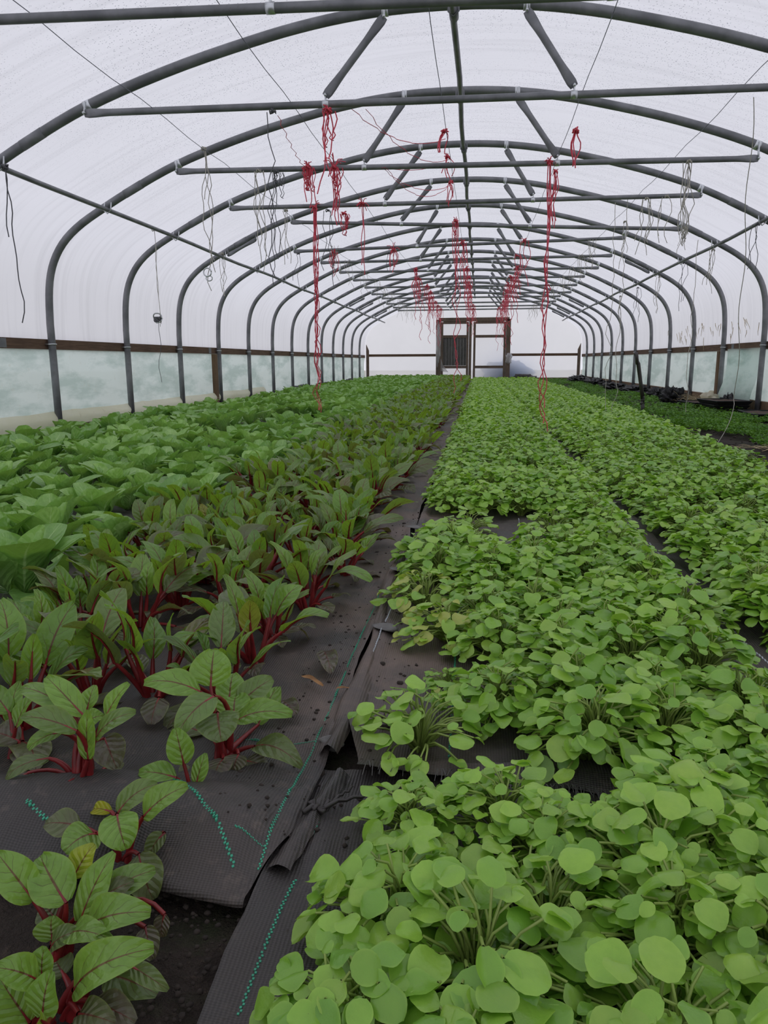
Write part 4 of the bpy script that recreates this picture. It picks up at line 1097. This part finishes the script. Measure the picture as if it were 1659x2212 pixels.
# foreground chard, leaf by leaf: (blade base px, tip px, dY base, dY tip, width px, age, green, yellow, arch)
def custom_chard(label, bpx, z0, leaves, r0=0.0055, face=-0.55):
    g = ground(bpx[0], bpx[1], z0); Y = g.y; lv, st = MB(), MB(); kk = 0
    t = thing('chard_plant', label, 'chard', g, 0, 'red-stalked chard in the bed left of the path')
    for (bx, by), (tx, ty), d0, d1, w, age, gr, ye, ar in leaves:
        kk += 1
        b = pix(bx, by, Y+d0) - g; q = pix(tx, ty, Y+d1) - g
        b.z = max(b.z, 0.012); q.z = max(q.z, 0.010)
        dep = (pix(bx, by, Y+d0) - Vector((0, 0, CAM_H))).dot(FW); W_ = 1.12*w*dep/FPX
        up = Vector((0.15*math.sin(kk*2.3), face, 1.0))
        c, nr = blade(lv, b, q, W_, up, ar, 0.16+0.12*math.sin(kk*1.7), 0.05, 12, 4, 'oval', (age, gr, ye), kk*1.3, 0.25)
        rr = Vector((0.010*math.sin(kk*2.4), 0.010*math.cos(kk*2.4), 0))
        old = age > 0.6
        stalk(st, rr, b, c, r0*(0.55 if old else 1), 0.0026, 7, 7)
        st.tube([bez(b, c, q, x)-nr*0.0014 for x in (0, 0.2, 0.4, 0.6)], [0.0025, 0.002, 0.0013, 0.0006], 5, caps=False)
    lv.obj('foliage', M['chard_leaf'], t); st.obj('stalk_cluster', M['chard_stalk'], t)
custom_chard('tall chard with thick red stalks at the left, behind the rolled fabric edge', (178, 1722), 0.03, [
    ((165, 1578), (44, 1545), -0.03, -0.05, 56, 0.35, 0.4, 0, 0.10), ((180, 1545), (97, 1458), 0.02, 0.05, 50, 0.0, 0.9, 0, 0.06),
    ((150, 1530), (40, 1482), 0.03, 0.06, 46, 0.1, 0.7, 0, 0.10), ((188, 1535), (204, 1478), 0.04, 0.07, 36, 0, 1, 0, 0.05),
    ((228, 1548), (276, 1474), 0.03, 0.05, 42, 0, 1, 0, 0.04), ((208, 1592), (290, 1535), -0.01, -0.02, 50, 0.3, 0.4, 0, 0.10),
    ((190, 1640), (188, 1535), -0.02, -0.015, 44, 0.0, 0.85, 0, 0.03), ((132, 1582), (58, 1618), -0.03, -0.06, 40, 0.1, 0.8, 0, 0.14),
    ((185, 1560), (225, 1545), 0.02, 0.03, 40, 0, 0.9, 0, 0.12), ((105, 1638), (4, 1685), 0.0, -0.03, 40, 0.55, 0.4, 0, 0.16),
    ((147, 1690), (112, 1738), -0.03, -0.05, 42, 1.0, 0.3, 0, 0.08), ((226, 1595), (252, 1660), 0.04, 0.01, 66, 0.9, 0.3, 0, 0.12),
    ((60, 1670), (20, 1700), 0.02, 0.0, 50, 1.0, 0.2, 0, 0.1), ((230, 1690), (260, 1650), 0.06, 0.09, 50, 0.85, 0.3, 0, 0.1)], 0.0068)
custom_chard('largest pale-leaved chard by the path, one leaf drooping onto the fabric at right', (482, 1640), 0.012, [
    ((455, 1482), (462, 1402), 0.02, 0.05, 84, 0.0, 0.95, 0, 0.05), ((432, 1494), (308, 1472), -0.01, -0.03, 60, 0.0, 0.9, 0, 0.14),
    ((462, 1504), (381, 1584), -0.04, -0.10, 64, 0.3, 0.6, 0, 0.14), ((470, 1540), (478, 1602), -0.05, -0.09, 86, 0.45, 0.3, 0, 0.12),
    ((513, 1556), (632, 1540), 0.0, -0.01, 56, 0.05, 0.8, 0, 0.14), ((513, 1524), (588, 1464), 0.04, 0.06, 62, 0.35, 0.5, 0, 0.05),
    ((495, 1515), (503, 1452), 0.05, 0.09, 60, 0, 0.9, 0, 0.06), ((505, 1548), (510, 1500), 0.01, 0.05, 70, 0.0, 0.8, 0, 0.1),
    ((550, 1612), (655, 1655), 0.0, -0.03, 54, 0.55, 0.5, 0, 0.24), ((482, 1640), (462, 1690), -0.03, -0.07, 60, 0.95, 0.3, 0, 0.10),
    ((515, 1630), (505, 1690), -0.03, -0.05, 46, 0.9, 0.3, 0, 0.12), ((440, 1600), (370, 1590), 0.06, 0.08, 54, 0.7, 0.4, 0, 0.1),
    ((560, 1600), (600, 1480), 0.10, 0.16, 60, 0.1, 0.8, 0, 0.06), ((530, 1660), (580, 1675), -0.02, -0.03, 40, 0.9, 0.4, 0, 0.05)], 0.0062)
custom_chard('small three-leaved chard seedling on the fabric, between the tall chard and the pale one', (411, 1733), 0.014, [
    ((397, 1650), (379, 1573), 0.0, 0.01, 54, 0, 0.75, 0, 0.05), ((380, 1680), (298, 1667), -0.01, -0.02, 50, 0, 0.7, 0, 0.10),
    ((424, 1694), (444, 1626), 0.0, 0.02, 34, 0, 0.9, 0, 0.06), ((405, 1712), (440, 1680), 0.03, 0.07, 70, 0.75, 0.4, 0, 0.06)], 0.0034)
custom_chard('arching chard with pinkish leaves standing before the rolled fabric edge', (268, 1893), 0.0, [
    ((311, 1763), (404, 1695), 0.0, 0.01, 62, 0.10, 0.8, 0, 0.10), ((255, 1756), (340, 1690), 0.02, 0.04, 60, 0.40, 0.7, 0, 0.14),
    ((206, 1801), (137, 1838), -0.01, -0.05, 78, 0.08, 0.8, 0, 0.16), ((253, 1760), (272, 1836), -0.02, -0.05, 78, 0.0, 0.8, 0, 0.16),
    ((240, 1753), (196, 1750), 0.03, 0.04, 30, 0, 0.9, 0.9, 0.15), ((172, 1784), (94, 1778), 0.0, -0.01, 58, 0.75, 0.6, 0, 0.10),
    ((300, 1846), (332, 1966), -0.02, -0.05, 76, 0.65, 0.4, 0, 0.14), ((355, 1800), (322, 1855), 0.02, 0.0, 40, 0.6, 0.5, 0, 0.2),
    ((218, 1760), (205, 1700), 0.05, 0.07, 44, 0.1, 0.7, 0, 0.06), ((284, 1800), (270, 1770), 0.02, 0.03, 40, 0, 0.9, 0, 0.08)], 0.0055)
custom_chard('bright green chard on the bare soil at the left, leaves fanned upwards', (128, 2062), 0.0, [
    ((73, 1945), (-8, 1840), 0.0, 0.01, 74, 0, 0.85, 0, 0.08), ((142, 1950), (84, 1846), 0.0, 0.03, 92, 0, 0.75, 0, 0.06),
    ((172, 1993), (243, 1840), 0.0, 0.03, 66, 0, 0.8, 0, 0.06), ((160, 1893), (203, 1822), 0.03, 0.05, 58, 0, 0.95, 0.55, 0.05),
    ((180, 2012), (322, 1966), -0.02, -0.04, 84, 0.05, 0.7, 0, 0.12), ((215, 1942), (335, 1876), 0.02, 0.04, 66, 0.2, 0.6, 0, 0.10),
    ((205, 1952), (288, 1902), 0.01, 0.02, 52, 0.8, 0.5, 0, 0.08), ((114, 2030), (111, 1978), -0.02, -0.01, 66, 0.1, 0.7, 0, 0.10),
    ((150, 2020), (238, 2025), -0.03, -0.06, 54, 0.15, 0.8, 0, 0.14), ((120, 1985), (95, 1950), 0.02, 0.03, 60, 0.7, 0.4, 0, 0.1),
    ((110, 2046), (170, 2010), -0.03, -0.04, 50, 0.5, 0.4, 0, 0.1), ((314, 2003), (330, 2074), 0.0, -0.02, 46, 0.9, 0.3, 0, 0.12), ((355, 1975), (350, 2026), 0.02, 0.01, 36, 1, 0.2, 0, 0.12)], 0.0055)
custom_chard('chard at the bottom left with one broad crinkled leaf reaching right', (150, 2184), 0.0, [
    ((160, 2138), (330, 2044), -0.02, -0.02, 92, 0.05, 0.85, 0, 0.16), ((282, 2086), (363, 2138), -0.01, -0.03, 38, 0.55, 0.7, 0, 0.10),
    ((230, 2106), (340, 2146), 0.0, -0.02, 70, 0.5, 0.2, 0, 0.14), ((205, 2166), (292, 2206), -0.03, -0.05, 64, 0.95, 0.5, 0, 0.10),
    ((170, 2190), (246, 2208), -0.04, -0.06, 62, 0.8, 0.6, 0, 0.10), ((140, 2120), (120, 2080), 0.03, 0.05, 60, 0.6, 0.4, 0, 0.1)], 0.006)
custom_chard('chard cut by the bottom left corner, frilled leaves with a dark red rib', (86, 2224), 0.0, [
    ((78, 2116), (-14, 2088), -0.01, -0.03, 66, 0.05, 0.9, 0, 0.14), ((91, 2116), (95, 2044), 0.01, 0.02, 62, 0, 0.85, 0, 0.06),
    ((64, 2208), (-2, 2112), -0.02, -0.02, 76, 0.05, 0.7, 0, 0.08), ((92, 2200), (108, 2098), -0.03, -0.02, 74, 0.0, 0.8, 0, 0.06),
    ((100, 2214), (85, 2196), -0.05, -0.06, 40, 0, 0.9, 0.3, 0.1)], 0.006)
custom_chard('purple old chard leaves lying low at the left edge on the fabric', (30, 1640), 0.012, [
    ((40, 1600), (-20, 1580), 0.0, 0.0, 60, 0.9, 0.4, 0, 0.1), ((60, 1610), (60, 1650), 0.0, -0.03, 60, 1, 0.3, 0, 0.1), ((20, 1560), (40, 1470), 0.02, 0.05, 40, 0, 0.9, 0, 0.06),
    ((20, 1540), (-25, 1480), 0.02, 0.04, 46, 0.1, 0.8, 0, 0.06), ((35, 1570), (70, 1500), 0.0, 0.02, 40, 0, 0.9, 0, 0.06)], 0.005)

# ------------------------------------------------------------------ carrot bed, weeds
rnd = random.Random(31)
mb = MB()
def frond(mb, p, a, L, h, g):
    d = Vector((math.cos(a), math.sin(a), 0)); pts = [Vector(p) + d*(L*t) + Vector((0, 0, h*math.sin(PI*0.62*t))) for t in (0, 0.35, 0.7, 1)]
    s = Vector((-d.y, d.x, 0)); w = L*0.16
    for i in range(3):
        q = pts[i+1]
        for sg in (-1, 1):
            tip = q + s*(sg*w*(1.5-0.35*i)) + d*w*0.5 + Vector((0, 0, rnd.uniform(-0.008, 0.006)))
            v = [mb.vert(pts[i].lerp(q, 0.45), (0, 0), (0, g, 0)), mb.vert(q + d*w*0.25, (0, 0), (0, g, 0)), mb.vert(tip, (0, 0), (0, g, 0))]
            mb.face(v)
y = 3.9
while y < YEND-0.6:
    dens = 26 if y < 9 else 14
    for j in range(dens):
        x0 = 1.78 + 0.34*max(0, min(1, (8.4-y)/2.6)); x = rnd.uniform(x0-0.05, 3.08); yy = y+rnd.uniform(0, 0.09)
        dn = noise.noise((x*1.6, yy*1.1, 3)) + 0.25*noise.noise((x*6, yy*6, 1))
        edge = 0.25*max(0, (x0+0.25-x)/0.3)
        if dn < -0.16+edge: continue
        hh = 0.05+0.04*max(0, dn)
        for k in range(5 if y < 9 else 4):
            frond(mb, (x+rnd.uniform(-.03, .03), yy, 0.01), rnd.uniform(0, 6.28), rnd.uniform(0.05, 0.10)*(1 if y < 9 else 1.35), hh*rnd.uniform(0.7, 1.4), rnd.random())
    y += 0.09 if y < 9 else 0.12
tag(mb.obj('carrot_foliage', M['carrot']), 'low feathery dark green carrot tops covering the far right bed', 'carrot tops', None, 'stuff')
mb = MB()
for i in range(160):
    g = ground(rnd.uniform(-10, 30), rnd.uniform(1315, 1352), 0); L = rnd.uniform(0.02, 0.05); a = rnd.uniform(0, 6.28)
    d = Vector((math.cos(a)*0.6, math.sin(a)*0.6, 1)); v = [mb.vert(g + Vector((-0.0015, 0, 0.01)), (0, 0), (0, .8, 0)), mb.vert(g + Vector((0.0015, 0, 0.01)), (0, 0), (0, .8, 0)), mb.vert(g + d*L, (0, 0), (0, .9, 0))]; mb.face(v)
tag(mb.obj('grass_tuft', M['carrot']), 'tuft of fine grass at the left edge beside the nearest lettuces', 'grass', None, 'stuff')

# ------------------------------------------------------------------ garden fork
g = ground(1386, 898, 0.0)
t = thing('garden_fork', 'dark-handled garden fork standing upright in the carrot bed', 'garden fork', g, 0)
top = pix(1377, 772, g.y) - g
mb = MB(); base = Vector((0.0, 0, 0.20)); mb.tube([base, base.lerp(top, 0.4), base.lerp(top, 0.85), top - Vector((0, 0, 0.06))], [0.024, 0.022, 0.024, 0.028], 10); mb.obj('shaft', M['handle'], t)
mb = MB(); h = top - Vector((0, 0, 0.07))
mb.tube([h, h+Vector((-0.012, -0.04, 0.02)), h+Vector((-0.018, -0.052, 0.085)), h+Vector((-0.022, -0.03, 0.12)), h+Vector((-0.022, 0.03, 0.12)), h+Vector((0.0, 0.052, 0.085)), h+Vector((0.012, 0.04, 0.02)), h], 0.019, 8, caps=False); mb.obj('grip', M['handle'], t)
mb = MB(); mb.tube([base+Vector((0, 0, 0.03)), base+Vector((0, 0, -0.02)), base+Vector((0, 0, -0.04))], [0.023, 0.024, 0.018], 8); mb.tube([(-0.035, -0.085, 0.145), (-0.024, -0.06, 0.158), (0.024, 0.06, 0.158), (0.035, 0.085, 0.145)], 0.013, 8); mb.obj('socket', M['handle'], t)
for i in range(4):
    mb = MB(); x = -0.075+0.05*i; mb.tube([(x*0.4, x, 0.15), (x*0.4+0.01, x, 0.07), (x*0.4, x, -0.05)], [0.009, 0.008, 0.005], 6); mb.obj('tine', M['handle'], t)

# ------------------------------------------------------------------ clutter along the right wall
def tray(name, label, x, y, rz, w=0.36, d=0.55, h=0.055, z=0.01, soil_=True, stack=1, group=None):
    t = thing(name, label, 'tray', (x, y, z), rz, group)
    mb = MB()
    a, b, k = w/2, d/2, 0.02
    o0 = [mb.vert((sx*(a-k), sy*(b-k), 0)) for sx, sy in ((-1, -1), (1, -1), (1, 1), (-1, 1))]
    o1 = [mb.vert((sx*a, sy*b, h)) for sx, sy in ((-1, -1), (1, -1), (1, 1), (-1, 1))]
    o2 = [mb.vert((sx*(a+0.014), sy*(b+0.014), h-0.004)) for sx, sy in ((-1, -1), (1, -1), (1, 1), (-1, 1))]
    i1 = [mb.vert((sx*(a-0.006), sy*(b-0.006), h)) for sx, sy in ((-1, -1), (1, -1), (1, 1), (-1, 1))]
    i0 = [mb.vert((sx*(a-k-0.005), sy*(b-k-0.005), 0.006)) for sx, sy in ((-1, -1), (1, -1), (1, 1), (-1, 1))]
    mb.face(o0[::-1]); mb.face(i0)
    for A, B in ((o0, o2), (o2, o1), (o1, i1), (i1, i0)):
        for q in range(4): mb.face((A[q], A[(q+1) % 4], B[(q+1) % 4], B[q]))
    mb.obj('shell', M['black_plastic'], t, False)
    if soil_:
        sh = sheet(lin(-a+0.012, a-0.012, 8), lin(-b+0.012, b-0.012, 10), lambda x, y: h-0.012+0.012*noise.noise((x*20, y*20, w))); sh.obj('compost', M['compost'], t)
    return t
gx = ground(1470, 892, 0)
G_ = 'black trays along the right wall'
tray('seed_tray', 'lowest black plastic tray of the stack under the curtain flap', 3.03, 9.75, 0.06, 0.42, 0.66, 0.05, 0.012, False, group=G_)
tray('seed_tray', 'middle black plastic tray of the stack under the curtain flap', 3.02, 9.78, 0.02, 0.40, 0.64, 0.05, 0.064, False, group=G_)
tray('seed_tray', 'top black tray of brown compost on the stack under the curtain flap', 3.02, 9.76, 0.09, 0.40, 0.64, 0.05, 0.116, True, group=G_)
tray('seed_tray', 'black tray cut by the right edge of the photo before the nearest right upright', 3.12, 8.62, -0.10, 0.40, 0.72, 0.06, 0.03, True, group=G_)
tray('seed_tray', 'flat black tray of compost just beyond the stacked trays', 2.98, 10.62, 0.12, 0.36, 0.6, 0.05, 0.05, True, group=G_)
for i, (x, y, sx, sy, sz, lab) in enumerate(((3.22, 10.25, 0.07, 0.18, 0.12, 'crumpled black plastic behind the stacked trays'), (2.90, 11.75, 0.17, 0.28, 0.14, 'black plastic heap before the fifth right upright'),
        (3.02, 13.2, 0.16, 0.45, 0.11, 'black plastic bundle beside the hay at the right wall'), (3.05, 15.2, 0.22, 0.7, 0.10, 'long crumpled black plastic left of the garden fork handle'),
        (3.05, 17.6, 0.24, 0.9, 0.09, 'dark crumpled sheet along the far right wall'), (3.05, 20.4, 0.24, 1.2, 0.11, 'dark crumpled sheet nearest the far right corner'), (3.02, 23.4, 0.26, 1.3, 0.12, 'heap of dark sheeting in the far right corner'))):
    crumple('crumpled_sheet', x, y, sz*0.55, sx, sy, sz, M['black_plastic'], lab, 'plastic sheet', 20+i, 44, 24, 'crumpled black plastic along the right wall', 3.2)
crumple('crumpled_sheet', 3.17, 10.85, 0.10, 0.10, 0.26, 0.11, M['skirt'], 'crumpled white plastic beside the fourth right upright', 'plastic sheet', 41, 24, 14, None, 3.0)
crumple('board_heap', 1.45, YEND-0.5, 0.06, 0.40, 0.2, 0.14, M['handle'], 'dark folded mat leaning at the foot of the right door post', 'mat', 43, 20, 12)
for i, (x, w) in enumerate(((-2.8, 0.5), (-1.75, 0.35))):
    crumple('crumpled_sheet', x, YEND-0.45, 0.05, w, 0.25, 0.09, M['black_plastic'], ('dark sheet crumpled at the foot of the end wall, far left', 'dark sheet crumpled at the left foot of the door frame')[i], 'plastic sheet', 50+i, 20, 10)
for i, y in enumerate((15.5, 18.0, 21.5)):
    crumple('crumpled_sheet', XC-HALF+0.22, y, 0.05, 0.14, 0.8, 0.11, M['black_plastic'], ('dark sheet rolled along the left wall near its middle', 'dark sheet further along the left wall', 'dark sheet in the far left of the tunnel')[i], 'plastic sheet', 60+i, 20, 10)
mb = MB()
for i in range(260):
    x, y = rnd.gauss(3.08, 0.08), rnd.gauss(11.55, 0.28); a = rnd.uniform(0, 6.28); L = rnd.uniform(0.06, 0.16); z = 0.04+abs(rnd.gauss(0, 0.05))
    d = Vector((math.cos(a), math.sin(a), rnd.uniform(-0.4, 0.5)))*L; p = Vector((min(x, 3.28), y, z)); mb.tube([p, p+d*0.5+Vector((0, 0, 0.01)), p+d], 0.0022, 3, caps=False)
tag(mb.obj('hay', M['straw']), 'wisp of dry hay heaped against the right wall', 'hay', None, 'stuff')
for (x, y, n, lab) in ((1.98, 5.55, 30, 'dry straw stalks on the soil strip before the carrots'), (2.02, 4.6, 34, 'dry straw scattered on the soil at the right edge')):
    mb = MB()
    for i in range(n):
        a = rnd.uniform(-0.6, 0.6); L = rnd.uniform(0.04, 0.16); p = Vector((x+rnd.gauss(0, 0.14), y+rnd.gauss(0, 0.12), 0.03+rnd.random()*0.02)); d = Vector((math.cos(a), math.sin(a), rnd.uniform(0, 0.15)))*L
        mb.tube([p, p+d*0.5+Vector((0, 0, 0.008)), p+d], 0.0024, 3, caps=False)
    tag(mb.obj('straw', M['straw']), lab, 'straw', None, 'stuff')
mb = MB()
for i in range(46):
    y, z = rnd.uniform(8.3, 14.5), rnd.uniform(0.95, 1.22); x = XC+HALF+0.028; L = rnd.uniform(0.08, 0.22); a = rnd.uniform(-0.9, 0.5); q = Vector((x, y, z))
    d = Vector((0, math.sin(a), -math.cos(a)))*L
    mb.tube([q, q+d*0.35+Vector((0, 0.02*math.sin(i), 0)), q+d*0.7+Vector((0, -0.015*math.cos(i), 0)), q+d], [0.0035, 0.004, 0.003, 0.0015], 4, caps=False)
tag(mb.obj('dried_vine', M['straw']), 'wisps of dried vine clinging to the film above the right rail', 'dried vine', None, 'stuff')
# fallen leaves on the soil strip and fabric
def fallen(label, p, q, w, mat, age, name='fallen_leaf', z=0.03):
    mb = MB(); a = ground(*p, z); b = ground(*q, z); c = (a+b)/2
    blade(mb, a-c, b-c, w, (0, 0, 1), 0.05, 0.3, 0.09, 8, 3, 'oval', (age, 0.6, 0), 1.0)
    b0 = len(mb.v)
    o = mb.obj(name, M[mat]); o.location = c + Vector((0, 0, 0.006)); return tag(o, label, 'leaf')
fallen('curled orange-brown dead leaf on the fabric beside the path', (652, 1466), (698, 1488), 0.014, 'dead_leaf', 0)
fallen('dry brown leaf scrap on the path fabric, right of the orange-brown leaf', (725, 1493), (762, 1494), 0.008, 'dead_leaf', 0)
fallen('dead brown leaf hanging by the tall red-stalked chard', (150, 1770), (185, 1735), 0.022, 'dead_leaf', 0, z=0.045)
fallen('yellow-brown leaf curled at the left edge near the grass', (0, 1350), (22, 1356), 0.014, 'straw', 0)
fallen('dark fallen chard leaf lying flat beside the path', (700, 1412), (716, 1460), 0.045, 'chard_leaf', 1.0)
fallen('dull purple chard leaf fallen below the drooping chard at the path', (610, 1520), (640, 1550), 0.035, 'chard_leaf', 1.0)
fallen('pale leaf on the dark soil strip, nearer the right salad bed', (1455, 929), (1470, 926), 0.06, 'clay_leaf', 0.2, z=0.02)
fallen('pale crumpled leaf on the soil strip before the carrots', (1502, 930), (1512, 934), 0.05, 'clay_leaf', 0.2, z=0.02)
fallen('pale narrow leaf on the soil strip beside the straw', (1461, 947), (1480, 949), 0.05, 'clay_leaf', 0.1, z=0.02)
fallen('yellowed leaf scrap by the path at the wilted salad plant', (846, 1394), (868, 1384), 0.012, 'clay_leaf', 1.0)
# stones and pegs along the seam
crumple('stone', *(ground(714, 1605, 0.022)), 0.021, 0.011, 0.012, M['stone'], 'flat grey stone on the path seam beside the pale chard', 'stone', 71, 20, 12, None, 1.2)
for (x, y, lab, hgt) in ((862, 1240, 'grey fabric peg with a round head halfway along the path', 0.018), (831, 1360, 'flat grey fabric peg head on the path seam, nearest of the pegs', 0.010), (891, 1166, 'raised grey fabric peg standing proud of the path, farthest of the pegs', 0.05)):
    g = ground(x, y, 0.03); t = thing('fabric_peg', lab, 'peg', (g.x, g.y, 0.0))
    mb = MB(); mb.tube([(0, 0, 0.0), (0, 0, 0.022+hgt)], 0.008, 8); mb.obj('shaft', M['black_plastic'], t)
    mb = MB(); mb.tube([(0, 0, 0.022+hgt), (0.001, 0.001, 0.026+hgt), (0.001, 0.001, 0.029+hgt)], [0.030, 0.032, 0.022], 16); mb.obj('head', M['stone'], t)
# clods of soil on the fabric and on bare ground (loose crumbs: nobody could count them)
mb = MB()
def clod(mb, p, s):
    b = len(mb.v); n = 6
    for j, (rz, zz) in enumerate(((0.7, -0.3), (1.0, 0.15), (0.6, 0.6))):
        for i in range(n):
            a = 2*PI*i/n; k = rnd.uniform(0.75, 1.25); mb.vert((p[0]+s*rz*k*math.cos(a), p[1]+s*rz*k*math.sin(a), p[2]+s*zz*rnd.uniform(0.8, 1.1)))
    for j in range(2):
        for i in range(n): mb.face((b+j*n+i, b+j*n+(i+1) % n, b+(j+1)*n+(i+1) % n, b+(j+1)*n+i))
    mb.face([b+2*n+i for i in range(n)])
for i in range(900):
    if i < 420:
        x, y = rnd.uniform(-0.36, -0.12), 0.85 + 2.2*rnd.random()**1.3; z = (left_z(x, y) if x < -0.237 else (mid_z(x, y) if y > 1.05 else right_z(x, y)))
        s = rnd.choice((0.0012, 0.0018, 0.0025, 0.004)) * (1.0 if rnd.random() < 0.95 else 2.0)
    elif i < 700: x, y = rnd.uniform(-0.42, -0.2), rnd.uniform(0.56, 0.79); z = 0.0; s = rnd.uniform(0.0012, 0.0045)
    else: x, y = rnd.uniform(1.72, 2.4), rnd.uniform(3.2, 8); z = 0.02; s = rnd.uniform(0.005, 0.016)
    clod(mb, (x, y, z), s)
tag(mb.obj('soil_crumbs', M['clod']), 'loose crumbs of dark soil scattered along the path and bare ground', 'soil crumbs', None, 'stuff')
# roots and dark stems lying across the path at the frayed edge
for i, (p, q, r, lab) in enumerate((((655, 1755), (800, 1712), 0.004, 'dark twig lying across the path at the frayed fabric edge'), ((700, 1745), (760, 1700), 0.003, 'thin dark root crossing the frayed fabric edge'), ((670, 1738), (700, 1752), 0.006, 'thick dark root stub at the seam of the fabrics'))):
    a, b = ground(*p, 0.035), ground(*q, 0.035); mb = MB()
    mb.tube([a.lerp(b, k/8)-a + Vector((0, 0.006*math.sin(k*1.7), 0.004*math.sin(k*2.3))) for k in range(9)], [r*(1-0.06*k) for k in range(9)], 6)
    o = mb.obj('dark_twig', M['handle']); o.location = a; tag(o, lab, 'twig')
